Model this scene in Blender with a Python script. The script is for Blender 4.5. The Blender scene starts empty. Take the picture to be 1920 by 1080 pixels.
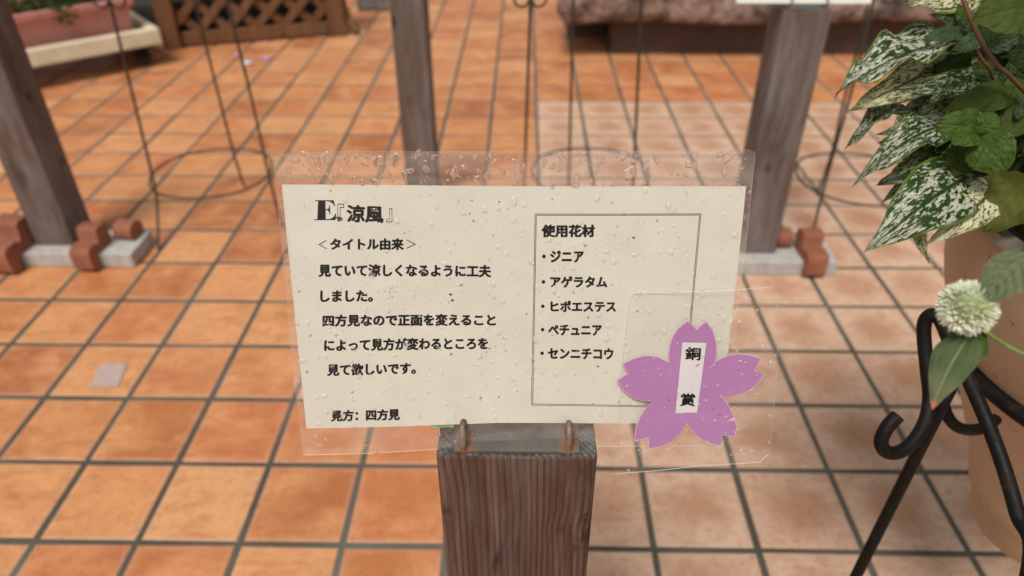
import bpy, bmesh, math, random
import numpy as np
from mathutils import Vector, Matrix, noise
random.seed(11)
SC = bpy.context.scene
COL = SC.collection

# ------------------------------------------------------------------ camera
F = 1366.63
PITCH, YAW, ROLL = .60510, -.0179, -.0022
CAM = Vector((.7079, -.6520, .9053))
fw = Vector((math.sin(YAW)*math.cos(PITCH), math.cos(YAW)*math.cos(PITCH), -math.sin(PITCH)))
r0 = Vector((math.cos(YAW), -math.sin(YAW), 0)); u0 = r0.cross(fw)
RT = math.cos(ROLL)*r0 + math.sin(ROLL)*u0
UP = -math.sin(ROLL)*r0 + math.cos(ROLL)*u0
cd = bpy.data.cameras.new('camera'); cam = bpy.data.objects.new('camera', cd); COL.objects.link(cam)
M = Matrix((RT, UP, -fw)).transposed().to_4x4(); M.translation = CAM
cam.matrix_world = M
cd.sensor_width = 36; cd.lens = F/1920*36; cd.clip_start = .02; cd.clip_end = 300
cd.dof.use_dof = True; cd.dof.focus_distance = .435; cd.dof.aperture_fstop = 6.2
SC.camera = cam
SC.cycles.use_denoising = True
SC.cycles.max_bounces = 10; SC.cycles.transparent_max_bounces = 24
SC.cycles.transmission_bounces = 8

# ------------------------------------------------------------------ sky, sun, exposure
SUN_EL, SUN_ROT = math.radians(60), math.radians(200)
w = bpy.data.worlds.new('World'); SC.world = w; w.use_nodes = True
nt = w.node_tree; nt.nodes.clear()
sky = nt.nodes.new('ShaderNodeTexSky'); sky.sky_type = 'NISHITA'; sky.sun_disc = False
sky.sun_elevation = SUN_EL; sky.sun_rotation = SUN_ROT; sky.air_density = 1.0; sky.dust_density = 3.0
hs = nt.nodes.new('ShaderNodeHueSaturation'); hs.inputs['Saturation'].default_value = .12
tint = nt.nodes.new('ShaderNodeMix'); tint.data_type = 'RGBA'; tint.blend_type = 'MULTIPLY'
tint.inputs[0].default_value = 1; tint.inputs[7].default_value = (1.0, .975, .92, 1)
bg = nt.nodes.new('ShaderNodeBackground'); bg.inputs[1].default_value = .078
wo = nt.nodes.new('ShaderNodeOutputWorld')
nt.links.new(sky.outputs[0], hs.inputs['Color']); nt.links.new(hs.outputs[0], tint.inputs[6])
nt.links.new(tint.outputs[2], bg.inputs[0]); nt.links.new(bg.outputs[0], wo.inputs[0])
sl = bpy.data.lights.new('sun', 'SUN'); sl.energy = 2.15; sl.angle = math.radians(20); sl.color = (1, .95, .87)
sun = bpy.data.objects.new('sun', sl); COL.objects.link(sun)
sd = Vector((math.sin(SUN_ROT)*math.cos(SUN_EL), math.cos(SUN_ROT)*math.cos(SUN_EL), math.sin(SUN_EL)))
sun.rotation_euler = sd.to_track_quat('Z', 'Y').to_euler()
SC.view_settings.view_transform = 'Standard'; SC.view_settings.look = 'None'
SC.view_settings.gamma = 1; SC.view_settings.use_curve_mapping = False
SC.view_settings.exposure = .46

# ------------------------------------------------------------------ helpers
def ray(x, y): return fw + RT*((x-960)/F) - UP*((y-540)/F)
def atd(x, y, d): return CAM + ray(x, y)*d
def atz(x, y, z=0):
    d = ray(x, y); return CAM + d*((z-CAM.z)/d.z)
def aty(x, y, Y):
    d = ray(x, y); return CAM + d*((Y-CAM.y)/d.y)

TM = {}
def props(o, label=None, cat=None, group=None, kind=None):
    if label: o['label'] = label
    if cat: o['category'] = cat
    if group: o['group'] = group
    if kind: o['kind'] = kind
    return o
def thing(name, loc, label, cat, rot=None, group=None, kind=None):
    o = bpy.data.objects.new(name, None); COL.objects.link(o)
    o.empty_display_size = .05
    m = (rot.to_4x4() if rot else Matrix.Identity(4)); m.translation = Vector(loc)
    o.matrix_world = m; TM[o] = m.inverted()
    return props(o, label, cat, group, kind)
def mesh_obj(name, verts, faces, mat, parent=None, local=False, smooth=False, uvs=None, kind=None, label=None):
    me = bpy.data.meshes.new(name)
    inv = None
    if parent is not None and not local:
        inv = TM.get(parent)
    if inv is not None: verts = [inv @ Vector(v) for v in verts]
    me.from_pydata([tuple(v) for v in verts], [], faces)
    if uvs is not None:
        ul = me.uv_layers.new(name='UVMap')
        for l in me.loops: ul.data[l.index].uv = uvs[l.vertex_index]
    if smooth: me.shade_smooth()
    me.materials.append(mat)
    o = bpy.data.objects.new(name, me); COL.objects.link(o)
    if parent is not None:
        o.parent = parent
        if parent in TM: TM[o] = TM[parent]
    if kind: o['kind'] = kind
    if label: o['label'] = label
    return o
class MB:
    def __init__(s): s.v = []; s.f = []
    def add(s, v, f):
        n = len(s.v); s.v += [Vector(q) for q in v]; s.f += [tuple(i+n for i in q) for q in f]; return s
    def box(s, lo, hi, m=None, bev=0.0):
        bm = bmesh.new(); bmesh.ops.create_cube(bm, size=1)
        lo = Vector(lo); hi = Vector(hi)
        for v in bm.verts: v.co = Vector(((lo[i]+hi[i])/2 + v.co[i]*(hi[i]-lo[i])) for i in range(3))
        if bev: bmesh.ops.bevel(bm, geom=list(bm.edges), offset=bev, segments=2, profile=.6, affect='EDGES')
        if m: bm.transform(m)
        bm.verts.ensure_lookup_table()
        s.add([v.co.copy() for v in bm.verts], [[v.index for v in f.verts] for f in bm.faces]); bm.free(); return s
    def tube(s, pts, r, n=10, closed=False, smooth=0, cap=True):
        pts = [Vector(p) for p in pts]
        if smooth:
            q = []; N = len(pts)
            rng = range(N) if closed else range(N-1)
            for i in rng:
                p1 = pts[i]; p2 = pts[(i+1) % N]
                p0 = pts[i-1] if (closed or i > 0) else p1*2-p2
                p3 = pts[(i+2) % N] if (closed or i+2 < N) else p2*2-p1
                for k in range(smooth):
                    t = k/smooth
                    q.append(.5*((2*p1)+(-p0+p2)*t+(2*p0-5*p1+4*p2-p3)*t*t+(-p0+3*p1-3*p2+p3)*t**3))
            if not closed: q.append(pts[-1])
            pts = q
        N = len(pts); V = []; Fc = []
        T = []
        for i in range(N):
            a = pts[(i-1) % N] if (closed or i > 0) else pts[i]
            b = pts[(i+1) % N] if (closed or i < N-1) else pts[i]
            T.append((b-a).normalized())
        nrm = T[0].orthogonal().normalized()
        for i in range(N):
            nrm = (nrm - T[i]*nrm.dot(T[i])).normalized(); bn = T[i].cross(nrm)
            rr = r[i*len(r)//N] if isinstance(r, (list, tuple)) else (r(i/(N-1)) if callable(r) else r)
            for k in range(n):
                a = 2*math.pi*k/n; V.append(pts[i]+(nrm*math.cos(a)+bn*math.sin(a))*rr)
        for i in range(N if closed else N-1):
            j = (i+1) % N
            for k in range(n):
                Fc.append((i*n+k, i*n+(k+1) % n, j*n+(k+1) % n, j*n+k))
        if cap and not closed:
            Fc.append(tuple(range(n))[::-1]); Fc.append(tuple((N-1)*n+k for k in range(n)))
        return s.add(V, Fc)
    def lathe(s, prof, c, n=64, wob=0):
        V = []; Fc = []; m = len(prof)
        for i in range(n):
            a = 2*math.pi*i/n
            for r, z in prof: V.append((c[0]+r*math.cos(a), c[1]+r*math.sin(a), z))
        for i in range(n):
            j = (i+1) % n
            for k in range(m-1): Fc.append((i*m+k, j*m+k, j*m+k+1, i*m+k+1))
        return s.add(V, Fc)
    def prism(s, poly, lo, hi, fr):   # poly in 2D, extruded between lo and hi; fr maps (a,b,c)->Vector
        n = len(poly)
        V = [fr(a, b, lo) for a, b in poly]+[fr(a, b, hi) for a, b in poly]
        Fc = [tuple(range(n))[::-1], tuple(range(n, 2*n))]+[(i, (i+1) % n, n+(i+1) % n, n+i) for i in range(n)]
        return s.add(V, Fc)
    def build(s, name, mat, parent=None, smooth=False, **k):
        o = mesh_obj(name, s.v, s.f, mat, parent, smooth=False, **k)
        if smooth:
            o.data.shade_smooth()
            try: o.data.set_sharp_from_angle(angle=math.radians(smooth if smooth is not True else 45))
            except Exception: pass
        return o
def tri(poly):  # safe fan-free triangulation of a 2D polygon
    from mathutils.geometry import tessellate_polygon
    return [tuple(t) for t in tessellate_polygon([[Vector((a, b, 0)) for a, b in poly]])]
def slab(poly, z0, z1):
    n = len(poly); T = tri(poly)
    area = sum(poly[i][0]*poly[(i+1) % n][1]-poly[(i+1) % n][0]*poly[i][1] for i in range(n))
    V = [(a, b, z0) for a, b in poly]+[(a, b, z1) for a, b in poly]
    Fc = []
    for t in T:
        a, b, c = [Vector(poly[i]) for i in t]
        ccw = (b-a).x*(c-a).y-(b-a).y*(c-a).x > 0
        t = t if ccw else t[::-1]
        Fc.append(tuple(i+n for i in t)); Fc.append(tuple(t[::-1]))
    for i in range(n):
        j = (i+1) % n
        Fc.append((i, j, n+j, n+i) if area > 0 else (j, i, n+i, n+j))
    return V, Fc

# ------------------------------------------------------------------ materials
class NT:
    def __init__(s, name):
        s.m = bpy.data.materials.new(name); s.m.use_nodes = True; s.t = s.m.node_tree
        s.t.nodes.clear(); s.out = s.t.nodes.new('ShaderNodeOutputMaterial')
    def n(s, typ, **kw):
        nd = s.t.nodes.new(typ)
        for k, v in kw.items():
            if k.startswith('i_'):
                key = k[2:]; key = int(key) if key.isdigit() else key.replace('_', ' ')
                s.set(nd.inputs[key], v)
            else: setattr(nd, k, v)
        return nd
    def set(s, sock, v):
        if isinstance(v, bpy.types.NodeSocket): s.t.links.new(v, sock)
        elif isinstance(v, bpy.types.Node): s.t.links.new(v.outputs[0], sock)
        else:
            if isinstance(v, tuple) and len(v) == 3 and sock.type == 'RGBA': v = (*v, 1)
            sock.default_value = v
    def math(s, op, a, b=None, c=None, clamp=False):
        nd = s.n('ShaderNodeMath', operation=op, use_clamp=clamp); s.set(nd.inputs[0], a)
        if b is not None: s.set(nd.inputs[1], b)
        if c is not None: s.set(nd.inputs[2], c)
        return nd.outputs[0]
    def vmath(s, op, a, b=None, scale=None):
        nd = s.n('ShaderNodeVectorMath', operation=op); s.set(nd.inputs[0], a)
        if b is not None: s.set(nd.inputs[1], b)
        if scale is not None: s.set(nd.inputs['Scale'], scale)
        return nd.outputs[0] if op not in ('LENGTH', 'DISTANCE', 'DOT_PRODUCT') else nd.outputs['Value']
    def mix(s, f, a, b, blend='MIX'):
        nd = s.n('ShaderNodeMix', data_type='RGBA', blend_type=blend)
        s.set(nd.inputs[0], f); s.set(nd.inputs[6], a); s.set(nd.inputs[7], b); return nd.outputs[2]
    def noise(s, vec, scale, detail=3, rough=.55, dist=0.0):
        nd = s.n('ShaderNodeTexNoise', i_Scale=scale, i_Detail=detail, i_Roughness=rough, i_Distortion=dist)
        s.set(nd.inputs['Vector'], vec); return nd.outputs['Fac']
    def ramp(s, f, stops, interp='LINEAR'):
        nd = s.n('ShaderNodeValToRGB'); s.set(nd.inputs[0], f); cr = nd.color_ramp; cr.interpolation = interp
        while len(cr.elements) < len(stops): cr.elements.new(.5)
        for e, (p, c) in zip(cr.elements, stops):
            e.position = p; e.color = (*c, 1) if isinstance(c, tuple) else (c, c, c, 1)
        return nd.outputs[0]
    def mr(s, v, a, b, c=0.0, d=1.0):
        nd = s.n('ShaderNodeMapRange'); s.set(nd.inputs[0], v)
        for i, q in enumerate((a, b, c, d)): s.set(nd.inputs[i+1], q)
        return nd.outputs[0]
    def co(s, kind='Object'): return s.n('ShaderNodeTexCoord').outputs[kind]
    def pos(s): return s.n('ShaderNodeNewGeometry').outputs['Position']
    def scale(s, v, sc):
        return s.n('ShaderNodeMapping', i_Vector=v, i_Scale=sc).outputs[0]
    def bump(s, h, strength=.3, dist=.001):
        return s.n('ShaderNodeBump', i_Height=h, i_Strength=strength, i_Distance=dist).outputs[0]
    def bsdf(s, col, rough=.6, normal=None, **kw):
        b = s.n('ShaderNodeBsdfPrincipled'); s.set(b.inputs['Base Color'], col); s.set(b.inputs['Roughness'], rough)
        if normal is not None: s.set(b.inputs['Normal'], normal)
        for k, v in kw.items(): s.set(b.inputs[k.replace('_', ' ')], v)
        s.t.links.new(b.outputs[0], s.out.inputs[0]); return b
def rnd(t): return t.n('ShaderNodeObjectInfo').outputs['Random']

def m_tile():
    t = NT('glazed_terracotta_tile'); P = t.pos()
    g = t.vmath('SCALE', P, scale=1/.15)
    cell = t.vmath('FLOOR', g); loc = t.vmath('SUBTRACT', t.vmath('FRACTION', g), (.5, .5, .5))
    sp = t.n('ShaderNodeSeparateXYZ', i_Vector=loc); cp = t.n('ShaderNodeSeparateXYZ', i_Vector=cell)
    cxy = t.n('ShaderNodeCombineXYZ', i_X=cp.outputs[0], i_Y=cp.outputs[1])
    wn = t.n('ShaderNodeTexWhiteNoise', noise_dimensions='2D', i_Vector=cxy)
    v = wn.outputs['Value']
    off = t.vmath('SCALE', wn.outputs['Color'], scale=30.0)
    pl = t.vmath('ADD', P, off)
    big = t.noise(pl, 11, 4, .6, .4); fine = t.noise(pl, 60, 5, .65); streak = t.noise(t.scale(pl, (1.5, 4, 1)), 9, 3, .5, .8)
    # orange zone
    base_o = t.ramp(v, [(0, (.31, .100, .038)), (.25, (.44, .165, .060)), (.45, (.56, .27, .12)), (.6, (.42, .135, .055)), (.8, (.52, .215, .085)), (1, (.57, .29, .135))])
    base_o = t.mix(t.mr(big, .40, .68, 0, .7), base_o, (.64, .31, .14))
    base_o = t.mix(t.mr(streak, .5, .72, 0, .55), base_o, (.36, .115, .042))
    # pale zone: pale rim, browner middle
    ax = t.math('ABSOLUTE', sp.outputs[0]); ay = t.math('ABSOLUTE', sp.outputs[1])
    rr = t.math('SQRT', t.math('ADD', t.math('MULTIPLY', sp.outputs[0], sp.outputs[0]), t.math('MULTIPLY', sp.outputs[1], sp.outputs[1])))
    edge = t.math('ADD', rr, t.math('MULTIPLY', t.math('SUBTRACT', big, .5), .75))
    pale = t.ramp(v, [(0, (.52, .34, .245)), (.5, (.58, .395, .29)), (1, (.54, .35, .245))])
    base_p = t.mix(t.mr(edge, .12, .42), t.mix(v, (.40, .215, .130), (.47, .27, .18)), pale)
    base_p = t.mix(t.mr(streak, .52, .75, 0, .5), base_p, (.40, .19, .105))
    zone = t.math('MULTIPLY', t.math('GREATER_THAN', cp.outputs[0], 4.5), t.math('LESS_THAN', cp.outputs[1], 11.5))
    col = t.mix(zone, base_o, base_p)
    # worn rims, pits and grime
    rim = t.math('MAXIMUM', ax, ay)
    col = t.mix(t.math('MULTIPLY', t.mr(rim, .40, .475), t.mr(fine, .35, .65, .1, .6)), col, (.50, .33, .23))
    pit = t.math('GREATER_THAN', t.noise(pl, 210, 2, .5), .66)
    col = t.mix(t.math('MULTIPLY', pit, .5), col, (.12, .06, .03))
    col = t.mix(t.mr(fine, .42, .7, 0, .35), col, (.30, .13, .06))
    b = t.bump(t.math('ADD', big, t.math('MULTIPLY', fine, .35)), .35, .0015)
    ro = t.mr(big, .3, .7, .42, .6)
    t.bsdf(col, ro, b, Specular_IOR_Level=.3); return t.m
def m_grout():
    t = NT('grey_grout'); P = t.pos()
    c = t.mix(t.noise(P, 40, 4), (.036, .031, .022), (.082, .074, .056))
    c = t.mix(t.mr(t.noise(P, 3, 2), .45, .7), c, (.125, .115, .098))
    t.bsdf(c, .85, t.bump(t.noise(P, 300, 3), .5, .001)); return t.m
def m_wood(name, c1, c2, c3, sc=1.0, grey=.4, lines=.75, stain=.8, rot=False):
    t = NT(name); P = t.co('Object')
    P = t.vmath('ADD', P, t.vmath('SCALE', t.n('ShaderNodeCombineXYZ', i_X=rnd(t), i_Y=rnd(t), i_Z=rnd(t)), scale=7.0))
    g0 = t.noise(t.scale(P, (95*sc, 95*sc, 4*sc)), 1, 4, .6, .8)
    gf = t.noise(t.scale(P, (620*sc, 620*sc, 11*sc)), 1, 4, .7, .3)
    wob = t.noise(t.scale(P, (14*sc, 14*sc, 5*sc)), 1, 2, .5)
    sx = t.n('ShaderNodeSeparateXYZ', i_Vector=P)
    vo = t.n('ShaderNodeTexVoronoi', i_Scale=1.0, i_Randomness=1.0); t.set(vo.inputs['Vector'], t.scale(P, (19*sc, 19*sc, 13*sc)))
    dk = vo.outputs['Distance']; push = t.mr(dk, .0, .30, .0030/sc, 0)
    xx = t.math('ADD', t.math('ADD', t.math('ADD', sx.outputs[0], t.math('MULTIPLY', sx.outputs[1], .83)), t.math('MULTIPLY', wob, .018/sc)), push)
    ph = t.math('FRACT', t.math('MULTIPLY', xx, 235*sc))      # annual rings: slow rise, sharp dark late wood
    late = t.mr(t.math('ADD', ph, t.math('MULTIPLY', t.math('SUBTRACT', gf, .5), 1.5)), .62, 1.0)
    f = t.math('ADD', t.math('MULTIPLY', g0, .55), t.math('MULTIPLY', gf, .45))
    c = t.ramp(f, [(.36, c1), (.5, c2), (.64, c3)])
    lz = t.mr(t.noise(t.scale(P, (40*sc, 40*sc, 9*sc)), 1, 3, .6), .35, .62, .15, 1)
    c = t.mix(t.math('MULTIPLY', t.math('MULTIPLY', late, lines), lz), c, tuple(q*.45 for q in c1))
    blot = t.noise(t.scale(P, (30*sc, 30*sc, 11*sc)), 1, 4, .65, .5)
    c = t.mix(t.mr(blot, .56, .66, 0, stain), c, tuple(q*.42 for q in c1))
    pal = t.noise(t.scale(P, (26*sc, 26*sc, 6*sc)), 1, 4, .65)
    c = t.mix(t.mr(pal, .5, .68, 0, grey), c, (.25, .235, .235))
    kn = t.mr(t.math('ADD', dk, t.math('MULTIPLY', gf, .05)), .085, .15, 1, 0)
    c = t.mix(t.math('MULTIPLY', kn, .8), c, (.030, .024, .022))
    h = t.math('SUBTRACT', t.math('MULTIPLY', gf, .5), t.math('ADD', t.math('MULTIPLY', late, .8), t.math('MULTIPLY', kn, .3)))
    t.bsdf(c, t.mr(g0, .3, .7, .6, .8), t.bump(h, .8, .0012), Specular_IOR_Level=.25); return t.m
def m_plain(name, c, rough=.5, var=.15, sc=60, bs=.15, metallic=0.0, **kw):
    t = NT(name); P = t.co('Object')
    n = t.noise(P, sc, 4); c2 = tuple(q*(1-var*1.6) for q in c); c3 = tuple(min(1, q*(1+var)) for q in c)
    t.bsdf(t.mix(t.mr(n, .3, .7), c2, c3), t.mr(n, .3, .7, rough*.85, min(1, rough*1.15)), t.bump(t.noise(P, sc*5, 3), bs, .0006), Metallic=metallic, **kw); return t.m
def m_film(name, hin, hout, gl_=1.0):
    t = NT(name); P = t.co('Object')
    tr = t.n('ShaderNodeBsdfTransparent', i_Color=(.998, .996, .993))
    gl = t.n('ShaderNodeBsdfGlossy', i_Roughness=.12)
    bmp = t.bump(t.math('ADD', t.noise(P, 45, 3), t.math('MULTIPLY', t.noise(P, 9, 2), 3.0)), .35, .0008); t.set(gl.inputs['Normal'], bmp)
    fr = t.n('ShaderNodeFresnel', i_IOR=1.5); t.set(fr.inputs['Normal'], bmp)
    m1 = t.n('ShaderNodeMixShader'); t.set(m1.inputs[0], t.math('MULTIPLY', t.math('MULTIPLY', fr.outputs[0], gl_), t.math('SUBTRACT', 1.0, t.n('ShaderNodeNewGeometry').outputs['Backfacing']))); t.t.links.new(tr.outputs[0], m1.inputs[1]); t.t.links.new(gl.outputs[0], m1.inputs[2])
    df = t.n('ShaderNodeBsdfDiffuse', i_Color=(.72, .60, .54))  # haze colour: fogged seal, with reflected light and tile orange mixed in
    s3 = t.n('ShaderNodeSeparateXYZ', i_Vector=P)
    inside = t.math('MULTIPLY', t.math('LESS_THAN', t.math('ABSOLUTE', s3.outputs[0]), .1275), t.math('LESS_THAN', t.math('ABSOLUTE', s3.outputs[1]), .0745))
    hz = t.mr(t.noise(t.scale(P, (1, 2.2, 1)), 26, 4, .6, .6), .34, .70, .15, 1.7)
    haze = t.math('MULTIPLY', hz, t.math('ADD', hout, t.math('MULTIPLY', inside, hin-hout)))
    m2 = t.n('ShaderNodeMixShader'); t.set(m2.inputs[0], haze); t.t.links.new(m1.outputs[0], m2.inputs[1]); t.t.links.new(df.outputs[0], m2.inputs[2])
    t.t.links.new(m2.outputs[0], t.out.inputs[0]); return t.m
def m_edge():
    t = NT('laminate_edge')
    tr = t.n('ShaderNodeBsdfTransparent'); df = t.n('ShaderNodeBsdfPrincipled'); t.set(df.inputs['Base Color'], (.85, .78, .72)); df.inputs['Roughness'].default_value = .2
    m = t.n('ShaderNodeMixShader', i_0=.58); t.t.links.new(tr.outputs[0], m.inputs[1]); t.t.links.new(df.outputs[0], m.inputs[2]); t.t.links.new(m.outputs[0], t.out.inputs[0]); return t.m
def m_water():
    t = NT('rain_water'); g = t.n('ShaderNodeBsdfGlass', i_IOR=1.33, i_Roughness=.0); t.t.links.new(g.outputs[0], t.out.inputs[0]); return t.m
def m_water_thin(name, refr, diff):
    t = NT(name); tr = t.n('ShaderNodeBsdfTransparent'); gl = t.n('ShaderNodeBsdfGlossy', i_Roughness=.05); rf = t.n('ShaderNodeBsdfRefraction', i_IOR=1.33)
    fr = t.n('ShaderNodeFresnel', i_IOR=1.36)
    ma = t.n('ShaderNodeMixShader', i_0=refr); t.t.links.new(tr.outputs[0], ma.inputs[1]); t.t.links.new(rf.outputs[0], ma.inputs[2])
    df = t.n('ShaderNodeBsdfDiffuse', i_Color=(.93, .92, .90))  # white share in the water stands in for the drops' pale highlights
    m0 = t.n('ShaderNodeMixShader', i_0=diff); t.t.links.new(ma.outputs[0], m0.inputs[1]); t.t.links.new(df.outputs[0], m0.inputs[2])
    m = t.n('ShaderNodeMixShader'); t.set(m.inputs[0], t.math('MULTIPLY', t.math('MULTIPLY', fr.outputs[0], 1.1, clamp=True), t.math('SUBTRACT', 1.0, t.n('ShaderNodeNewGeometry').outputs['Backfacing']))); t.t.links.new(m0.outputs[0], m.inputs[1]); t.t.links.new(gl.outputs[0], m.inputs[2]); t.t.links.new(m.outputs[0], t.out.inputs[0]); return t.m
def m_paper(name, c, mott=.06):
    t = NT(name); P = t.co('Object')
    n1 = t.noise(P, 35, 4, .6); n2 = t.noise(P, 900, 2, .6)
    col = t.mix(t.mr(n1, .3, .75, 0, 1), tuple(q*(1+mott*.4) for q in c), tuple(q*(1-mott*1.6) for q in c))
    col = t.mix(t.mr(n2, .4, .75, 0, .22), col, tuple(q*.72 for q in c))
    sp = t.math('GREATER_THAN', t.noise(P, 260, 1, .4), .755)
    col = t.mix(t.math('MULTIPLY', sp, .6), col, (.16, .11, .07))
    t.bsdf(col, .75, t.bump(n1, .12, .001)); return t.m
def m_leaf_spot(name='spotted_leaf', yellow=False, cover=.5):
    t = NT(name); uv = t.co('UV'); s = t.n('ShaderNodeSeparateXYZ', i_Vector=uv)
    U, Vv = s.outputs[0], s.outputs[1]     # U along, V across (-1..1)
    aV = t.math('ABSOLUTE', Vv)
    r = rnd(t)
    # coordinates sheared along the side veins
    q = t.math('SUBTRACT', U, t.math('MULTIPLY', aV, .22))
    vec = t.n('ShaderNodeCombineXYZ', i_X=t.math('MULTIPLY', q, 15.0), i_Y=t.math('MULTIPLY', Vv, 6.5), i_Z=t.math('MULTIPLY', r, 90.0))
    n = t.noise(vec, 1.5, 2.6, .62, .5)
    big = t.noise(vec, .3, 2, .5)
    thr = t.math('SUBTRACT', n, t.math('MULTIPLY', t.math('SUBTRACT', big, .5), -.3))
    lv = .51 - (cover-.5)*.2
    thr = t.math('ADD', thr, t.math('MULTIPLY', t.math('SUBTRACT', r, .5), .07))
    spot = t.mr(thr, lv+.008, lv+.034)
    mid = t.mr(aV, .04, .09); rimm = t.mr(aV, .86, .96, 1, 0)
    # side veins
    vn = t.math('ABSOLUTE', t.math('SUBTRACT', t.math('FRACT', t.math('MULTIPLY', t.math('SUBTRACT', U, t.math('MULTIPLY', aV, .2)), 7.0)), .5))
    vein = t.mr(t.math('ADD', vn, t.math('MULTIPLY', t.math('SUBTRACT', n, .5), .3)), .015, .07)
    f = t.math('MULTIPLY', t.math('MULTIPLY', spot, mid), t.math('MULTIPLY', rimm, vein))
    g1 = (.007, .026, .004) if not yellow else (.045, .068, .006)
    g2 = (.026, .068, .010) if not yellow else (.080, .105, .010)
    green = t.mix(t.noise(vec, .8, 3), g1, g2)
    green = t.mix(t.mr(aV, .9, 1.0), green, (.12, .18, .03))
    col = t.mix(f, green, (.47, .47, .38) if not yellow else (.62, .60, .40))
    hgt = t.math('ADD', t.math('MULTIPLY', vn, 1.2), t.math('MULTIPLY', n, .7))
    b = t.bsdf(col, .42, t.bump(hgt, .6, .0012), Specular_IOR_Level=.2)
    tl = t.n('ShaderNodeBsdfTranslucent'); t.set(tl.inputs[0], t.mix(.5, col, (.12, .2, .03)))
    ms = t.n('ShaderNodeMixShader', i_0=.22); t.t.links.new(b.outputs[0], ms.inputs[1]); t.t.links.new(tl.outputs[0], ms.inputs[2]); t.t.links.new(ms.outputs[0], t.out.inputs[0])
    return t.m
def m_leaf_green(name, c1, c2, veinc, rough=.45):
    t = NT(name); uv = t.co('UV'); s = t.n('ShaderNodeSeparateXYZ', i_Vector=uv); U, Vv = s.outputs[0], s.outputs[1]
    aV = t.math('ABSOLUTE', Vv)
    vec = t.n('ShaderNodeCombineXYZ', i_X=U, i_Y=Vv, i_Z=t.math('MULTIPLY', rnd(t), 50.0))
    n = t.noise(vec, 5, 4, .6)
    vn = t.math('ABSOLUTE', t.math('SUBTRACT', t.math('FRACT', t.math('MULTIPLY', t.math('SUBTRACT', U, t.math('MULTIPLY', t.math('POWER', aV, 1.3), .28)), 6.0)), .5))
    vein = t.math('MAXIMUM', t.mr(vn, 0, .06, 1, 0), t.mr(aV, .02, .07, 1, 0))
    col = t.mix(t.mr(n, .3, .7), c1, c2); col = t.mix(t.math('MULTIPLY', vein, .22), col, veinc)
    col = t.mix(t.mr(aV, .93, 1.0, 0, .5), col, veinc)
    vsoft = t.mr(t.math('ADD', vn, t.math('MULTIPLY', t.math('SUBTRACT', n, .5), .35)), 0, .4)
    h = t.math('ADD', t.math('MULTIPLY', vsoft, .5), t.math('ADD', t.mr(aV, 0, .12, 0, .5), t.math('MULTIPLY', n, 1.4)))
    b = t.bsdf(col, rough, t.bump(h, .5, .0018), Specular_IOR_Level=.2)
    tl = t.n('ShaderNodeBsdfTranslucent'); t.set(tl.inputs[0], t.mix(.5, col, (.12, .2, .02)))
    ms = t.n('ShaderNodeMixShader', i_0=.25); t.t.links.new(b.outputs[0], ms.inputs[1]); t.t.links.new(tl.outputs[0], ms.inputs[2]); t.t.links.new(ms.outputs[0], t.out.inputs[0])
    return t.m
def m_plate():
    t = NT('rusty_galvanised_plate'); P = t.co('Object'); s = t.n('ShaderNodeSeparateXYZ', i_Vector=P)
    d = t.math('ABSOLUTE', t.math('SUBTRACT', t.math('ABSOLUTE', s.outputs[0]), .0325))
    n = t.noise(P, 130, 5, .65); n2 = t.noise(P, 30, 3)
    met = t.mix(n2, (.10, .092, .085), (.21, .20, .175))
    met = t.mix(t.mr(n, .5, .75, 0, .5), met, (.10, .08, .06))
    rust = t.mr(t.math('SUBTRACT', t.math('ADD', d, t.math('MULTIPLY', n, .009)), .0045), .002, .0075, 1, 0)
    col = t.mix(rust, met, t.mix(n, (.10, .035, .012), (.30, .12, .035)))
    t.bsdf(col, t.mix(rust, (.38,)*3, (.85,)*3), t.bump(n, .4, .0006), Metallic=t.math('MULTIPLY', t.math('SUBTRACT', 1.0, rust), .55)); return t.m
def m_rust():
    t = NT('rusting_staple_steel'); P = t.co('Object'); n = t.noise(P, 220, 4, .6); n2 = t.noise(P, 60, 3)
    t.bsdf(t.mix(t.mr(n2, .46, .66), (.21, .185, .16), t.mix(n, (.07, .030, .014), (.19, .075, .03))), .6, t.bump(n, .6, .0006), Metallic=.3); return t.m
def m_iron():
    t = NT('black_wrought_iron'); P = t.co('Object'); n = t.noise(P, 90, 5, .65); n2 = t.noise(P, 22, 3)
    c = t.mix(t.mr(n, .55, .75, 0, 1), (.006, .005, .0045), (.028, .020, .016)); c = t.mix(t.mr(n2, .5, .75, 0, .6), c, (.022, .013, .010))
    t.bsdf(c, t.mr(n, .3, .7, .42, .7), t.bump(n, .7, .0006), Specular_IOR_Level=.16); return t.m
def m_stone():
    t = NT('rough_pink_granite'); P = t.co('Object'); n = t.noise(P, 14, 6, .7, .3); n2 = t.noise(P, 70, 4, .7); n3 = t.noise(P, 4.5, 3)
    c = t.ramp(n, [(.36, (.06, .036, .028)), (.48, (.25, .16, .13)), (.62, (.46, .32, .265))])
    c = t.mix(t.mr(n2, .5, .75, 0, .6), c, (.10, .06, .05)); c = t.mix(t.mr(n3, .55, .65, 0, .75), c, (.06, .042, .036))
    t.bsdf(c, .85, t.bump(t.math('ADD', n, t.math('MULTIPLY', n2, .4)), 1.0, .03)); return t.m
def m_terra():
    t = NT('terracotta_block'); P = t.co('Object'); n = t.noise(P, 60, 5, .65); n2 = t.noise(P, 14, 3)
    c = t.mix(t.mr(n2, .35, .65), (.20, .066, .036), (.30, .108, .06)); c = t.mix(t.mr(n, .5, .8, 0, .5), c, (.16, .055, .03))
    t.bsdf(c, .8, t.bump(n, .5, .001)); return t.m
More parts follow.
